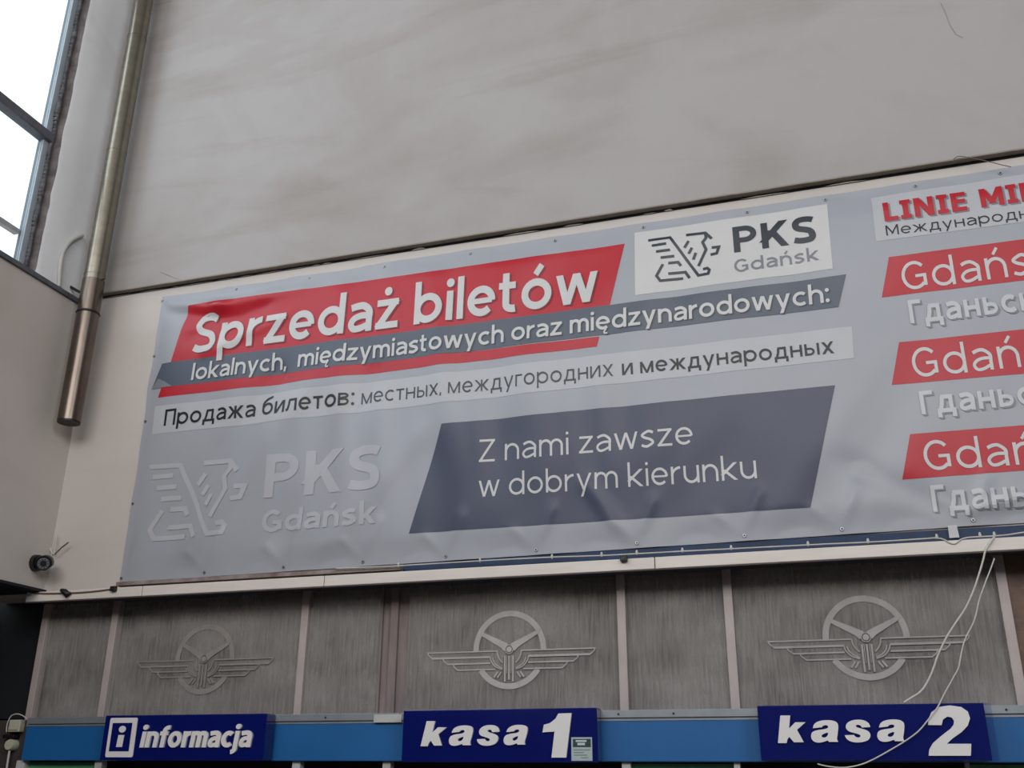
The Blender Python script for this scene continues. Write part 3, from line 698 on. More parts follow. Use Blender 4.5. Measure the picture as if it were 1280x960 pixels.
for j in range(nz+1):
    for i in range(nx+1):
        x = BX0+(BX1-BX0)*i/nx; z = bz0(x)+(bz1(x)-bz0(x))*j/nz
        if i == 0: x += 0.012*noise.noise(Vector((0, 0, z*3)))
        if j == nz and x < -3: z += -0.012*abs(math.sin((x+4.86)*5.2))
        vs.append(onsheet(x, z, 0))
for j in range(nz):
    for i in range(nx): a = j*(nx+1)+i; fs.append((a, a+1, a+nx+2, a+nx+1))
MB().add(vs, fs, True).build('sheet', M_vin, banner)
def clip_poly(sub, poly):
    n = len(poly); ar = sum(poly[i-1][0]*poly[i][1]-poly[i][0]*poly[i-1][1] for i in range(n)); sg = 1 if ar > 0 else -1
    out = sub
    for i in range(n):
        a, b = poly[i-1], poly[i]; inp = out; out = []
        def sd(p): return sg*((b[0]-a[0])*(p[1]-a[1])-(b[1]-a[1])*(p[0]-a[0]))
        for k in range(len(inp)):
            p, q = inp[k-1], inp[k]; fp, fq = sd(p), sd(q)
            if (fp >= 0) != (fq >= 0):
                t_ = fp/(fp-fq); out.append((p[0]+(q[0]-p[0])*t_, p[1]+(q[1]-p[1])*t_))
            if fq >= 0: out.append(q)
        if not out: return []
    return out
def panel(name, pts, m_, layer, label=None):
    """a printed field: convex outline in wall coordinates, laid on the folded sheet"""
    P = [(p.x, p.z) if isinstance(p, Vector) else p for p in pts]
    xs = [p[0] for p in P]; zs = [p[1] for p in P]; st = 0.02; vm = {}; V = []; F = []
    def vid(p):
        k = (round(p[0], 4), round(p[1], 4))
        if k not in vm: vm[k] = len(V); V.append(onsheet(p[0], p[1], layer*0.0010+0.0007))
        return vm[k]
    i0, i1 = math.floor(min(xs)/st), math.ceil(max(xs)/st); j0, j1 = math.floor(min(zs)/st), math.ceil(max(zs)/st)
    for i in range(i0, i1):
        for j in range(j0, j1):
            c = clip_poly([(i*st, j*st), ((i+1)*st, j*st), ((i+1)*st, (j+1)*st), (i*st, (j+1)*st)], P)
            if len(c) > 2:
                ids = []
                for p in c:
                    q = vid(p)
                    if q not in ids: ids.append(q)
                if len(ids) > 2: F.append(ids)
    o = MB().add(V, F, True).build(name, m_, banner)
    if label: o['label'] = label
    return o
def run(a, b, x):      # point on the straight line through a and b at wall position x
    t_ = (x-a.x)/(b.x-a.x); return (x, a.z+(b.z-a.z)*t_)
RB = 4.1
panel('red_field', [at(239, 384.5), at(781.7, 306.5), at(762, 390), at(214, 462)], M_vred, 1)
panel('red_stripe', [at(205, 484), at(750.5, 423), at(747.5, 435.5), at(200, 498.7)], M_vred, 1)
panel('slate_band', [at(205, 456), at(1057.7, 345.5), at(1048.3, 386), at(190.5, 488)], M_vslab, 2)
panel('turned_corner', [at(200, 474.5), at(208, 478), at(218, 484.5), at(190.5, 488)], M_vmid, 3)
panel('caption_strip', [at(196, 509.5), at(1064.7, 410), at(1067.5, 450), at(192.5, 544.5)], M_vpale, 1)
panel('logo_field', [at(794, 292.8), at(1034, 257), at(1041, 338.3), at(795.2, 371.8)], M_vwht, 1)
panel('slate_field', [at(554.5, 531.8), at(1044, 483.8), at(1013.4, 636), at(513, 668)], M_vslate, 1)
def rightfield(name, tl, bl, tr, br, m_):
    a, b, c, d = at(*tl), at(*bl), at(*tr), at(*br)
    panel(name, [a, b, run(b, d, RB), run(a, c, RB)], m_, 1)
rightfield('pale_field', (1089, 249.5), (1095, 305), (1280, 220), (1280, 280.5), M_vpale)
rightfield('red_field', (1111, 324), (1102, 373.8), (1280, 301.8), (1280, 352.5), M_vred)
rightfield('red_field', (1123.6, 430), (1114.6, 482.6), (1280, 413.7), (1280, 469), M_vred)
rightfield('red_field', (1137.3, 544.4), (1127.7, 600.5), (1280, 533.6), (1280, 590), M_vred)

def banner_text(txt, left, right, top, m_, w=0.16, X=0.72, lc=1.0, sp=0.14, shear=0.0, layer=4, ref=None, shadow=None, name='letter', hscale=1.0):
    a, b, t_ = at(*left), at(*right), at(*top)
    zb = a.z+(b.z-a.z)*(t_.x-a.x)/(b.x-a.x); H = (t_.z-zb)*hscale
    polys, width = text_polys(txt, w, X, lc, sp, shear, ref)
    sx = (b.x-a.x)/width; sl = (b.z-a.z)/(b.x-a.x)
    def quads(mb, p, k, dx, dz, lay):
        q = [(a.x+px*sx+dx, a.z+pz*H+px*sx*sl+dz) for px, pz in p]
        for s_ in tess(q, 0.022): mb.add([onsheet(u, v, lay*0.0010+0.0007+(k % 9)*0.00008) for u, v in s_], [tuple(range(len(s_)))], True)
    if shadow:
        mb = MB()
        for p, k, ci in polys: quads(mb, p, k, shadow[1], shadow[2], layer-1.2)
        mb.build('printed_shadow', shadow[0], banner)['kind'] = 'stuff'
    by = {}
    for p, k, ci in polys: by.setdefault(ci, []).append((p, k))
    for ci in sorted(by):
        mb = MB()
        for p, k in by[ci]: quads(mb, p, k, 0, 0, layer)
        mb.build(name, m_, banner)
banner_text('Sprzedaż biletów', (243, 443.7), (748.5, 378.6), (265, 394), M_vwht, w=0.175, X=0.72, sp=0.115, shear=0.02, layer=5, shadow=(M_vshr, 0.012, -0.010))
banner_text('lokalnych,  międzymiastowych oraz międzynarodowych:', (241.7, 477), (1037, 380), (247, 455.7), M_vwht, w=0.16, X=0.73, sp=0.11, shear=0.03, layer=5, shadow=(M_vshs, 0.009, -0.008), hscale=0.97)
banner_text('Продажа билетов:', (207.5, 534), (443.7, 507.5), (212, 513.5), M_vblk, w=0.15, X=0.73, sp=0.13, layer=3)
banner_text('местных, междугородних', (452.5, 506.3), (768, 472.3), (560, 475.5), M_vsheen, w=0.115, X=0.73, sp=0.16, layer=3)
banner_text('и международных', (779, 471.2), (1043, 443.7), (900, 438.8), M_vblk, w=0.145, X=0.73, sp=0.14, layer=3)
banner_text('PKS', (918.3, 318), (1021, 303.9), (917, 286), M_vlogo, w=0.21, sp=0.14, layer=3)
banner_text('Gdańsk', (919, 343.3), (1024, 327.3), (931, 325.2), M_vmid, w=0.15, X=0.74, sp=0.17, layer=3)
banner_text('PKS', (332, 624), (477, 611.7), (335.8, 570.6), M_vgho, w=0.21, sp=0.14, layer=3, name='faint_letter')
banner_text('Gdańsk', (328.7, 667), (472, 655.5), (341, 638.7), M_vgho, w=0.2, X=0.74, sp=0.13, layer=3, name='faint_letter')
banner_text('Z nami zawsze', (600.6, 579.4), (867.5, 556.7), (603.5, 551.4), M_vwht, w=0.11, X=0.73, sp=0.15, layer=3)
banner_text('w dobrym kierunku', (600, 623), (947, 599.5), (655, 591), M_vwht, w=0.11, X=0.73, sp=0.15, layer=3)
banner_text('LINIE', (1106, 280.5), (1209, 266), (1103.7, 257), M_vred, w=0.23, sp=0.11, layer=4, shadow=(M_vshg, 0.011, -0.009))
banner_text('MIĘDZYNARODOWE', (1226.5, 263), (1273.5, 256.5), (1223, 239.5), M_vred, w=0.23, sp=0.11, layer=4, ref=2, shadow=(M_vshg, 0.011, -0.009))
banner_text('Международная', (1108, 298), (1271, 277.5), (1109, 285.3), M_vblk, w=0.115, X=0.75, sp=0.17, layer=3, ref=10)
for l, r, tp in (((1129.5, 366), (1260, 348.7), (1146, 328.5)), ((1142.6, 474), (1276, 460.7), (1159, 435.5))):
    banner_text('Gdańsk', l, r, tp, M_vwht, w=0.115, X=0.74, sp=0.2, layer=3, ref=4)
banner_text('Gdańsk', (1157, 590), (1261.3, 583.8), (1176.7, 551.5), M_vwht, w=0.115, X=0.74, sp=0.2, layer=3, ref=3)
for l, r, tp in (((1138, 407), (1226, 397), (1135, 378)), ((1152, 520.2), (1244.4, 511.8), (1148.4, 491)), ((1166.5, 640.7), (1261.3, 635.8), (1163.6, 607.8))):
    banner_text('Гданьск', l, r, tp, M_vsil, w=0.19, X=0.75, sp=0.16, layer=4, ref=4, shadow=(M_vshg, 0.011, -0.010))

# the winged bird logo, drawn once in measured wall coordinates and reused for the faint copy
LG = [[(133, 312), (250, 298), (400, 497), (452, 488), (458, 468), (446, 458), (424, 464)],
      [(153, 342), (230, 331)], [(176, 374), (250, 364)], [(200, 406), (272, 396)],
      [(240, 434), (292, 427), (307, 446)], [(212, 440), (178, 502), (198, 527), (318, 512)], [(240, 489), (330, 478), (353, 510)],
      [(335, 284), (436, 270), (470, 300)], [(436, 272), (440, 296), (422, 320), (440, 358), (400, 446)],
      [(470, 348), (508, 344), (497, 378), (464, 386)], [(348, 316), (326, 352)], [(366, 350), (348, 382)], [(386, 376), (372, 412)]]
def logo(m_, wid, layer, name, fn=None):
    k = 0
    for st_ in LG:
        k += 1; mb = MB()
        pts = [at(780+a/4.267, 230+b/4.267) for a, b in st_]; pts = [(p.x, p.z) for p in pts]
        if fn: pts = [fn(p) for p in pts]
        for q in strip(pts, wid):
            for s_ in tess(q, 0.022): mb.add([onsheet(u, v, layer*0.0010+0.0007+k*0.00006) for u, v in s_], [tuple(range(len(s_)))], True)
        mb.build(name, m_, banner)
logo(M_vlogo, 0.019, 3, 'logo_stroke')
s0, s1 = at(780+133/4.267, 230+312/4.267), at(780+508/4.267, 230+344/4.267); zt, zl = at(780+436/4.267, 230+270/4.267).z, at(780+198/4.267, 230+527/4.267).z
d0, d1 = at(190, 584), at(309, 608); dt, dl = at(297, 576).z, at(200, 674).z
logo(M_vgho, 0.036, 3, 'faint_logo_stroke', lambda p: (d0.x+(p[0]-s0.x)*(d1.x-d0.x)/(s1.x-s0.x), dl+(p[1]-zl)*(dt-dl)/(zt-zl)))

ta, tb = at(1187, 672, -0.03), at(1197, 656, -0.03)
MB().add([(ta.x, -0.02, ta.z), (tb.x, -0.02, ta.z), (tb.x-0.004, -0.026, tb.z), (ta.x, -0.026, tb.z)], [(0, 1, 2, 3)]).build('hem_tab', M_vwht, banner)
# grommets: metal ring with a screw head, each a part of the banner
def grommet_mesh():
    mb = MB(); n = 14; vs = []
    prof = [(0.005, -0.001), (0.006, -0.004), (0.010, -0.004), (0.0125, 0.0)]
    for r_, y_ in prof:
        for k in range(n): a = 2*math.pi*k/n; vs.append((r_*math.cos(a), y_, r_*math.sin(a)))
    fs = [(i*n+k, i*n+(k+1) % n, (i+1)*n+(k+1) % n, (i+1)*n+k) for i in range(3) for k in range(n)]
    mb.add(vs, fs, True); return mb
gpos = [(x, bz1(x)-0.035) for x in grx_top] + [(x, bz0(x)+0.03) for x in grx_bot] + [(at(191, 447).x+0.02, 5.08), (at(180, 529).x+0.02, 4.54), (at(164.5, 629.5).x+0.02, 3.90)]
g0 = None; h0 = None
for x, z in gpos:
    p = Vector(onsheet(x, z, 0.002))
    if g0 is None:
        me = bpy.data.meshes.new('grommet'); q = grommet_mesh(); me.from_pydata(q.v, [], q.f); me.materials.append(M_grom)
        g0 = bpy.data.objects.new('grommet', me)
        me2 = bpy.data.meshes.new('screw'); q = MB().tube([(0, 0.004, 0), (0, -0.003, 0)], 0.0055, 8); me2.from_pydata(q.v, [], q.f); me2.materials.append(M_rubber)
        h0 = bpy.data.objects.new('screw', me2); gg, hh_ = g0, h0
    else: gg, hh_ = g0.copy(), h0.copy()
    COL.objects.link(gg); COL.objects.link(hh_); gg.parent = banner; gg.location = p-banner.location; hh_.parent = gg; hh_.location = (0, 0, 0)

# ================================================================ SIGNS
def sign_board(name, x0, x1, z0, z1, label, y0=-0.16, group=None):
    s_ = empty(name, ((x0+x1)/2, -0.1, z0), label, 'sign', group)
    MB().box(x0, x1, y0+0.006, -0.05, z0, z1).build('board', M_navy, s_, 0.004)
    MB().box(x0+0.1, x0+0.13, -0.05, -0.03, z0+0.04, z1-0.04).build('bracket', M_strip, s_); MB().box(x1-0.13, x1-0.1, -0.05, -0.03, z0+0.04, z1-0.04).build('bracket', M_strip, s_)
    return s_
SY = -0.154
def raised(parent, txt, left, right, top, w, X=0.72, lc=1.0, sp=0.12, shear=0.0, depth=0.012, m_=M_slet, per_letter=True):
    a, b, t_ = at(*left, SY), at(*right, SY), at(*top, SY)
    zb = (a.z+b.z)/2; H = t_.z-zb
    polys, width = text_polys(txt, w, X, lc, sp, shear); sx = (b.x-a.x)/width
    by = {}
    for p, k, ci in polys: by.setdefault(ci if per_letter else 0, []).append((p, k))
    for ci in sorted(by):
        mb = MB()
        for p, k in by[ci]:
            q = [(a.x+u*sx, zb+v*H) for u, v in p]; n = len(q)
            if sum(q[i-1][0]*q[i][1]-q[i][0]*q[i-1][1] for i in range(n)) < 0: q = q[::-1]
            yf = SY-depth-(k % 7)*0.00015
            mb.add([(u, yf, v) for u, v in q]+[(u, SY+0.001, v) for u, v in q], [tuple(range(n))]+[(i, i+n, (i+1) % n+n, (i+1) % n) for i in range(n)])
        mb.build('letter', m_, parent)
def outline_mesh(loops, depth):
    # filled outline with holes, front face towards the hall
    c = bpy.data.curves.new('o', 'CURVE'); c.dimensions = '2D'; c.fill_mode = 'BOTH'; c.extrude = depth/2
    for lp_ in loops:
        sp_ = c.splines.new('POLY'); sp_.points.add(len(lp_)-1); sp_.use_cyclic_u = True
        for i, (a, b) in enumerate(lp_): sp_.points[i].co = (a, b, 0, 1)
    o = bpy.data.objects.new('o', c); me = bpy.data.meshes.new_from_object(o); bpy.data.objects.remove(o); bpy.data.curves.remove(c)
    me.transform(Matrix(((1, 0, 0, 0), (0, 0, -1, SY-depth/2), (0, 1, 0, 0), (0, 0, 0, 1))))
    return me
def chaikin(p, n=2):
    for _ in range(n):
        q = []
        for i in range(len(p)):
            a, b = p[i], p[(i+1) % len(p)]; q += [(a[0]*.75+b[0]*.25, a[1]*.75+b[1]*.25), (a[0]*.25+b[0]*.75, a[1]*.25+b[1]*.75)]
        p = q
    o = []
    for v in p:
        if not o or math.hypot(v[0]-o[-1][0], v[1]-o[-1][1]) > 0.3: o.append(v)
    return o
HK = [[(105, 165), (187, 165), (178, 275), (230, 222), (316, 222), (245, 285), (302, 390), (220, 390), (180, 345), (165, 365), (158, 397), (85, 397)]]
HA = [[(592, 387), (592, 387), (592, 387), (512, 387), (512, 387), (505, 372), (470, 388), (420, 395), (380, 382), (362, 350), (366, 312), (388, 295), (430, 285), (480, 280), (506, 270), (508, 254), (490, 245), (465, 250), (453, 264), (453, 264), (378, 272), (378, 272), (386, 238), (422, 213), (480, 203), (545, 206), (582, 222), (594, 252), (586, 330), (580, 360)],
      [(508, 305), (470, 318), (449, 332), (456, 350), (486, 350), (505, 332)]]
HS = [[(862, 264), (862, 264), (790, 268), (790, 268), (780, 250), (755, 243), (737, 252), (745, 266), (778, 275), (832, 290), (860, 314), (864, 345), (846, 374), (805, 390), (750, 395), (700, 388), (662, 366), (646, 333), (646, 333), (724, 330), (724, 330), (738, 348), (765, 354), (783, 341), (770, 325), (718, 312), (678, 300), (657, 278), (654, 250), (674, 222), (714, 205), (765, 201), (815, 208), (850, 232)]]
def heavy_word(parent, fn):
    for loops, dx, dy, sm_ in ((HK, 0, 0, 0), (HA, 0, 0, 1), (HS, 0, -2, 1), (HA, 556, -6, 1)):
        L_ = [[(a+dx, b+dy) for a, b in (chaikin(l) if sm_ else l)] for l in loops]
        L_ = [[(lambda p: fn(p.x, p.z))(at(960+a/6.737, 870+b/6.737, SY)) for a, b in l] for l in L_]
        me = outline_mesh(L_, 0.012); me.materials.append(M_slet); me.name = 'letter'; link('letter', me, parent)
def sx_(px, py): return at(px, py, -0.16)
info = sign_board('information_sign', sx_(128, 920).x, sx_(331, 920).x, sx_(230, 951).z, sx_(230, 893).z, 'navy sign with a white boxed letter i and the word informacja', -0.16)
def plate(parent, name, pts, depth, m_):
    q = [(p.x, p.z) for p in pts]; n = len(q)
    if sum(q[i-1][0]*q[i][1]-q[i][0]*q[i-1][1] for i in range(n)) < 0: q = q[::-1]
    return MB().add([(u, SY-depth, v) for u, v in q]+[(u, SY+0.001, v) for u, v in q], [tuple(range(n))]+[(i, i+n, (i+1) % n+n, (i+1) % n) for i in range(n)]).build(name, m_, parent)
def rrect(x0, x1, z0, z1, r):
    o = []
    for cx, cz, a0 in ((x1-r, z1-r, 0), (x0+r, z1-r, 90), (x0+r, z0+r, 180), (x1-r, z0+r, 270)): o += E(cx, cz, r, r, a0, a0+90, 4)
    return [Vector((a, 0, b)) for a, b in o]
qa, qb, qc = sx_(132.5, 946.5), sx_(172, 897), sx_(150, 922)
plate(info, 'pictogram_frame', rrect(qa.x-0.01, qb.x, qa.z, qb.z, 0.012), 0.004, M_slet)
qi, qj = sx_(136.5, 939), sx_(165.5, 903.5)
plate(info, 'pictogram_field', [Vector((qi.x-0.003, 0, qi.z)), Vector((qj.x, 0, qi.z)), Vector((qj.x, 0, qj.z)), Vector((qi.x-0.003, 0, qj.z))], 0.007, M_navy)
cx_, cz_ = (qi.x+qj.x)/2, (qi.z+qj.z)/2
plate(info, 'pictogram_dot', [Vector((a, 0, b)) for a, b in E(cx_+0.006, cz_+0.048, 0.027, 0.021, 0, 360, 18)[:-1]], 0.010, M_slet)
plate(info, 'pictogram_stem', [Vector((cx_-0.024, 0, cz_-0.062)), Vector((cx_+0.022, 0, cz_-0.062)), Vector((cx_+0.027, 0, cz_+0.012)), Vector((cx_-0.018, 0, cz_+0.012))], 0.010, M_slet)
raised(info, 'informacja', (175.5, 934), (313.5, 934.5), (209, 908), w=0.205, X=0.76, lc=0.80, sp=0.055, shear=0.10)
k1 = sign_board('cash_desk_sign', sx_(502.5, 920).x, sx_(746.5, 920).x, sx_(625, 953).z, sx_(625, 886).z, 'navy sign reading kasa 1 with a small sticker')
K2a, K2b, K2t = at(972.6, 928.6, SY), at(1131, 927, SY), at(980, 894.5, SY); K1a, K1b, K1t = at(526.6, 932.6, SY), at(657.5, 932.3, SY), at(536, 901.5, SY)
heavy_word(k1, lambda x, z: (K1a.x+(x-K2a.x)*(K1b.x-K1a.x)/(K2b.x-K2a.x)+0.06*(z-K2a.z), K1a.z+(z-K2a.z)*(K1t.z-K1a.z)/(K2t.z-K2a.z)))
def heavy_digit(parent, pts):
    q = [(p.x, p.z) for p in [at(x, y, SY) for x, y in pts]]; n = len(q)
    if sum(q[i-1][0]*q[i][1]-q[i][0]*q[i-1][1] for i in range(n)) < 0: q = q[::-1]
    MB().add([(u, SY-0.012, v) for u, v in q]+[(u, SY+0.001, v) for u, v in q], [tuple(range(n))]+[(i, i+n, (i+1) % n+n, (i+1) % n) for i in range(n)]).build('numeral', M_slet, parent)
heavy_digit(k1, [(690, 947), (708.3, 947), (715, 891.5), (698.5, 892), (695, 898.5), (688, 904), (680.5, 906), (678.8, 915.5), (693.8, 914.5)])
stk = empty('sticker', tuple(sx_(727, 951)), 'small pale printed sticker at the lower right of the first cash desk sign', 'sticker')
s1_, s2_ = at(714.5, 951, SY), at(740, 921.5, SY)
MB().box(s1_.x, s2_.x, SY-0.002, SY, s1_.z, s2_.z).build('paper', mat('pale_sticker', (176, 190, 188), 0.4), stk)
M_stg = mat('dark_teal_sticker_print', (42, 66, 72), 0.4)
dd = (s2_.x-s1_.x); hhh = (s2_.z-s1_.z)
MB().box(s1_.x+dd*.08, s2_.x-dd*.06, SY-0.003, SY-0.002, s1_.z+hhh*.58, s2_.z-hhh*.07).build('print', M_stg, stk)
ov = MB().box(s1_.x+dd*.22, s2_.x-dd*.26, SY-0.0038, SY-0.003, s1_.z+hhh*.80, s2_.z-hhh*.12); ov.box(s1_.x+dd*.3, s2_.x-dd*.34, SY-0.0038, SY-0.003, s1_.z+hhh*.66, s1_.z+hhh*.76)
ov.build('highlight', mat('white_sticker_print', (200, 210, 208), 0.4), stk)
ln = MB()
for i, (u0, u1) in enumerate(((.1, .9), (.12, .6), (.12, .75), (.45, .8))): ln.box(s1_.x+dd*u0, s1_.x+dd*u1, SY-0.003, SY-0.002, s1_.z+hhh*(.44-.11*i), s1_.z+hhh*(.48-.11*i))
ln.build('print_line', mat('grey_sticker_print', (120, 134, 134), 0.4), stk)
k2 = sign_board('cash_desk_sign', sx_(949, 920).x, sx_(1233, 900).x, sx_(1100, 951).z, sx_(1100, 880).z, 'navy glossy sign reading kasa 2, widest of the signs')
heavy_word(k2, lambda x, z: (x, z))
P2 = [(1160.7, 944.7), (1213.3, 944.7), (1213.8, 929.8), (1183.5, 929.8), (1190, 923.5), (1202, 915), (1209.5, 907), (1212.3, 898), (1209.5, 889.5), (1201, 883.8), (1187, 881.9), (1173, 883.8), (1164, 890.5), (1160.3, 899), (1160, 906.3), (1176.8, 906.5), (1178.5, 899.5), (1184, 895.8), (1189.5, 897), (1192.3, 901), (1191.8, 906), (1188, 911), (1177, 919.5), (1166, 929), (1161.5, 937)]
heavy_digit(k2, P2)
MB().box(sx_(1233, 900).x+0.002, sx_(1242, 900).x, -0.15, -0.147, sx_(1100, 951).z, sx_(1100, 880).z).build('film_edge', M_film, k2)

# ================================================================ PIPE, CONDUIT, CAMERA, CABLES
PY = -0.22
def P_(px, py): return at(px, py, PY)
ptop, pmid, pbot = P_(179, 0), P_(110, 393), P_(87, 527)
pxx = (ptop.x+pbot.x)/2
r_up = (at(188, 0, PY).x-at(170, 0, PY).x)/2; r_lo = (at(98, 500, PY).x-at(75.5, 500, PY).x)/2
pipe = empty('steel_pipe', (pxx, PY, P_(87, 527).z), 'tall shiny steel pipe with a wider lower sleeve in the left corner', 'pipe')
zc = P_(110, 394).z; zk = P_(116, 352).z; ztop = ZC-0.02
z0_ = zk
seams = [zk, P_(117, 345).z, P_(142, 192).z, P_(165, 50).z, ztop]
for a, b in zip(seams[:-1], seams[1:]):
    MB().tube([(pxx, PY, a+0.002), (pxx, PY, b-0.002)], r_up, 32, False).build('pipe_section', M_steel, pipe)
    if b < ztop: MB().tube([(pxx, PY, b-0.004), (pxx, PY, b+0.004)], r_up*1.03, 32).build('seam_ring', M_steel, pipe)
MB().tube([(pxx, PY, zc), (pxx, PY, zk)], r_up*1.06, 32, False).build('coupling', M_steel2, pipe)
MB().tube([(pxx, PY, P_(87, 527).z), (pxx, PY, zc)], r_lo, 36, True).build('sleeve', M_steel2, pipe)
rg = MB(); 
for k in range(28):
    a = 2*math.pi*k/28
rg.tube([(pxx+math.cos(a)*(r_lo*0.93), PY+math.sin(a)*(r_lo*0.93), zc+0.012) for a in [2*math.pi*k/28 for k in range(29)]], 0.013, 8, False)
rg.build('rubber_collar', M_rubber, pipe)
MB().tube([(pxx, PY, P_(87, 527).z-0.012), (pxx, PY, P_(87, 527).z+0.012)], r_lo*0.96, 32).build('bottom_plug', M_rubber, pipe)
MB().tube([(pxx+r_up, PY, P_(125, 350).z), (pxx+r_up+0.03, PY-0.01, P_(125, 350).z)], 0.008, 8).build('clamp_bolt', M_steel2, pipe)
for z_ in (9.2, 10.3): MB().box(pxx-0.02, pxx+0.02, PY+r_up*0.8, -0.03, z_-0.02, z_+0.02).build('wall_bracket', M_steel2, pipe)

CX = -5.60
cpts = [atx(74, 358, CX), atx(75, 335, CX), atx(79, 315, CX), atx(88, 302, CX), atx(96, 297, CX), atx(103, 294, CX)]
cn = MB().tube(spline(cpts, 6), 0.017, 12); c_o = cn.build('conduit', M_cond); tag(c_o, 'thin grey conduit bent out of the sill beside the tall window', 'conduit')
MB().tube([(pxx-r_up*0.9, PY, at(104, 368, PY).z), (at(94, 362, PY).x, PY+0.02, at(94, 362, PY).z), (at(84, 356, PY).x, PY+0.04, at(84, 356, PY).z)], 0.012, 8).build('side_bracket', M_rubber, pipe)

# surveillance camera on the left wall
cm = atx(44, 704, XL); cam_o = empty('security_camera', tuple(cm), 'small black bullet camera at the lower end of the left wall', 'camera')
MB().tube([(XL, cm.y, cm.z), (XL+0.035, cm.y, cm.z)], [0.062, 0.058], 28).build('mount', M_camb, cam_o)
bc = atx(56.5, 703.5, XL+0.10); dirc = (Vector((-1.5, -6, 1.6))-bc).normalized()
MB().tube([(XL+0.03, cm.y, cm.z), bc-dirc*0.03], 0.03, 16).build('arm', M_camb, cam_o)
body = MB().tube([bc-dirc*0.05, bc-dirc*0.03, bc+dirc*0.07], [0.035, 0.05, 0.05], 28).build('housing', M_camb, cam_o)
MB().tube([bc+dirc*0.071, bc+dirc*0.075], [0.041, 0.039], 28).build('led_ring', M_led, cam_o)
MB().tube([bc+dirc*0.076, bc+dirc*0.08], [0.023, 0.021], 20).build('lens', M_lens, cam_o)
for k in range(10):
    a = 2*math.pi*k/10; u_ = dirc.cross(Vector((0, 0, 1))).normalized(); v_ = u_.cross(dirc)
    p = bc+dirc*0.0765+(u_*math.cos(a)+v_*math.sin(a))*0.031
    MB().tube([p, p+dirc*0.002], 0.0045, 6).build('led', M_lens, cam_o)
visor = MB(); vs = []; n = 12
for t_ in (-0.03, 0.085):
    for k in range(n+1): a = math.radians(200-220*k/n+0); vs.append(bc+dirc*t_+(u_*math.cos(a)+v_*math.sin(a))*0.056)
visor.add(vs, [(k, k+1, k+n+2, k+n+1) for k in range(n)], True); vo = visor.build('visor', M_camb, cam_o)
sm = vo.modifiers.new('thickness', 'SOLIDIFY'); sm.thickness = 0.004
for i, (pts, mm, lab, rr) in enumerate((([(66, 693), (62, 684), (58, 671)], M_cond, 'grey cable stub poking up above the security camera, leftmost of three', 0.007), ([(66, 693), (68, 682), (70, 668)], M_cond, 'grey cable stub poking up above the security camera, middle of three', 0.005), ([(66, 693), (74, 685), (83, 678)], M_cableb, 'brown cable stub slanting right above the security camera', 0.0055))):
    o = MB().tube([at(x+i*1.2, y, -0.012-0.02*i) for x, y in pts], rr, 8).build('cable_stub', mm); tag(o, lab, 'cable')

# string-light cable along the ledge, with clips
LY = -0.066
lp = [(40, 741), (60, 742), (95, 741), (120, 739), (143, 736)]
o = MB().tube(spline([at(x, y, LY) for x, y in lp], 5), 0.006, 8).build('cable', M_cableb); tag(o, 'sagging brown cable on the ledge under the security camera', 'cable')
zl = [(420, 710.5), (485, 708), (560, 703.5), (620, 700), (690, 696.5), (752, 694.5), (800, 692), (855, 689), (915, 686), (974, 683), (1035, 680), (1090, 677.5), (1150, 673.8), (1170, 672.5), (1180, 674.5), (1187, 678.5), (1194, 679.5), (1201, 674.5), (1210, 672), (1225, 671), (1243, 670), (1260, 668.5), (1280, 665.5), (1300, 664), (1420, 656)]
lc_ = empty('string_light_cable', tuple(at(700, 696, LY)), 'thin white cable with small bulbs running under the banner along the ledge', 'cable')
MB().tube(spline([at(x, y, LY) for x, y in zl], 5), 0.0042, 8).build('wire', M_cable, lc_)
for x, y in ((600, 700.5), (690, 696), (752, 693.5), (796, 691), (853, 688), (914, 685), (1171, 671), (1225, 669), (1243, 668.5), (498, 706.5), (1010, 680), (1085, 676.5)):
    p = at(x, y, LY); MB().tube([p+Vector((0, 0, -0.012)), p+Vector((0, 0, 0.0)), p+Vector((0, 0, 0.016))], [0.004, 0.009, 0.005], 8).build('bulb', M_cable, lc_)
o = MB().tube(spline([at(x, y, LY-0.012) for x, y in ((1243, 671), (1238, 678), (1232, 688), (1229, 700), (1224, 717), (1217, 738), (1207, 760), (1195, 778), (1183, 797), (1172, 820), (1168, 832), (1163, 845), (1156, 858), (1149, 866), (1138, 873), (1130, 878))], 4), 0.0052, 8).build('loose_cable', M_cable)
tag(o, 'white loose cable hanging from the ledge in front of the right emblem pane', 'cable')
o = MB().tube(spline([at(x, y, -0.17-0.01*(y > 880)) for x, y in ((1243, 698), (1238, 712), (1231, 730), (1224, 750), (1218, 775), (1206, 800), (1201, 820), (1198, 835), (1190, 850), (1180, 868), (1172, 884), (1160, 900), (1148, 914), (1132, 926), (1112, 938), (1092, 949), (1075, 956), (1055, 959.5), (1035, 958), (1022, 955))], 4), 0.0036, 8).build('loose_cable', M_cable)
tag(o, 'thinner white loose cable crossing the face of the second cash desk sign', 'cable')
# little wire loop above the banner on the right
o = MB().tube(spline([at(x, y, -0.075) for x, y in ((1191, 202), (1193, 198), (1198, 195.5), (1206, 196), (1222, 199), (1240, 203), (1254, 206.5), (1264, 208.5))], 5), 0.0028, 8).build('wire_loop', M_cableb); tag(o, 'thin wire loop sticking out of the black gap above the red banner heading', 'wire')

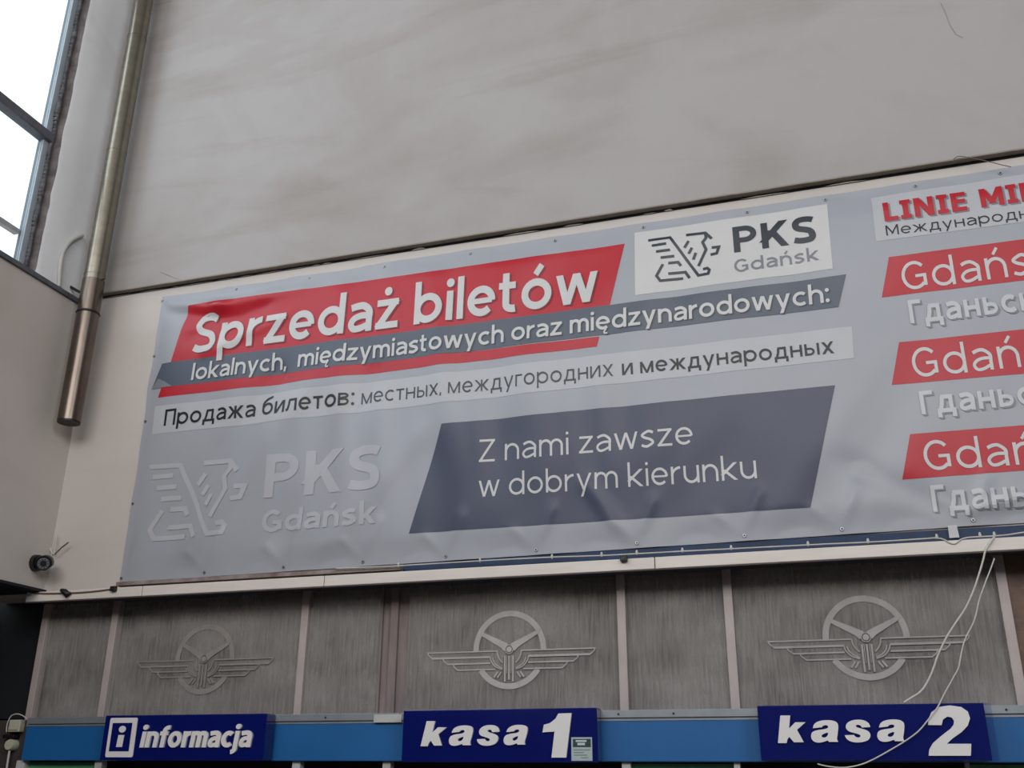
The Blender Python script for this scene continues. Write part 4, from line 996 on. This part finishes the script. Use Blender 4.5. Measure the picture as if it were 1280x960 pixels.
# dark clips under the banner
for (x0, y0, x1, y1, lab) in ((139.5, 733, 147, 739.5, 'small black clip under the lower left corner of the banner'), (776, 695, 784.5, 702.5, 'small black clip on the ledge under the slate panel of the banner')):
    a, b = at(x0, y1, -0.064), at(x1, y0, -0.064)
    e_ = empty('clip', ((a.x+b.x)/2, -0.07, a.z), lab, 'clip')
    MB().box(a.x, b.x, -0.09, -0.063, a.z, b.z).build('clip_body', M_rubber, e_, 0.003)
    MB().box(a.x+0.008, b.x-0.014, -0.094, -0.089, a.z+0.008, b.z-0.012).build('clip_tab', M_camb, e_)
a = at(84, 741, -0.064); e_ = empty('cable_knot', tuple(a), 'dark knot of tape on the cable under the security camera', 'cable tie')
MB().tube([a+Vector((-0.045, -0.012, 0.02)), a+Vector((-0.01, -0.02, 0.006)), a+Vector((0.02, -0.015, -0.014)), a+Vector((0.04, -0.01, -0.004))], [0.012, 0.022, 0.022, 0.01], 10).build('tape', M_rubber, e_)
MB().tube([a+Vector((0.0, -0.02, -0.01)), a+Vector((0.02, -0.03, -0.035))], 0.006, 8).build('tape_end', M_rubber, e_)

# junction box and round bell at the far left of the blue fascia
BYY = 0.05
a, b = at(9, 915, BYY), at(26, 899.5, BYY)
jb = empty('junction_box', ((a.x+b.x)/2, BYY+0.05, a.z), 'yellowed plastic junction box at the left end of the blue fascia', 'junction box')
MB().box(a.x, b.x, BYY, BYY+0.05, a.z, b.z).build('box', M_box, jb, 0.006); MB().box(a.x+0.012, b.x-0.012, BYY-0.008, BYY, a.z+0.012, b.z-0.012).build('lid', M_box, jb, 0.003)
MB().tube(spline([at(x, y, BYY-0.01) for x, y in ((8, 915), (9, 905), (14, 895), (22, 892.5), (29, 895), (34, 899))], 5), 0.004, 8).build('cable_loop', M_cond, jb)
p = at(12, 931, BYY)
bl_ = empty('round_socket', tuple(p), 'round cream socket cover hanging below the yellowed junction box', 'socket')
MB().tube([(p.x, BYY+0.05, p.z), (p.x, BYY, p.z), (p.x, BYY-0.012, p.z)], [0.038, 0.038, 0.033], 28).build('cover', M_box, bl_)
q0, q1 = at(4, 922.5, BYY), at(19, 918, BYY); MB().box(q0.x, q1.x, BYY-0.01, BYY+0.05, q0.z, q1.z).build('dark_clamp', M_rubber, bl_, 0.003)
MB().tube(spline([at(x, y, BYY+0.01) for x, y in ((12, 938), (10, 950), (8, 965), (6, 990))], 4), 0.008, 8).build('cable', M_cond, bl_)
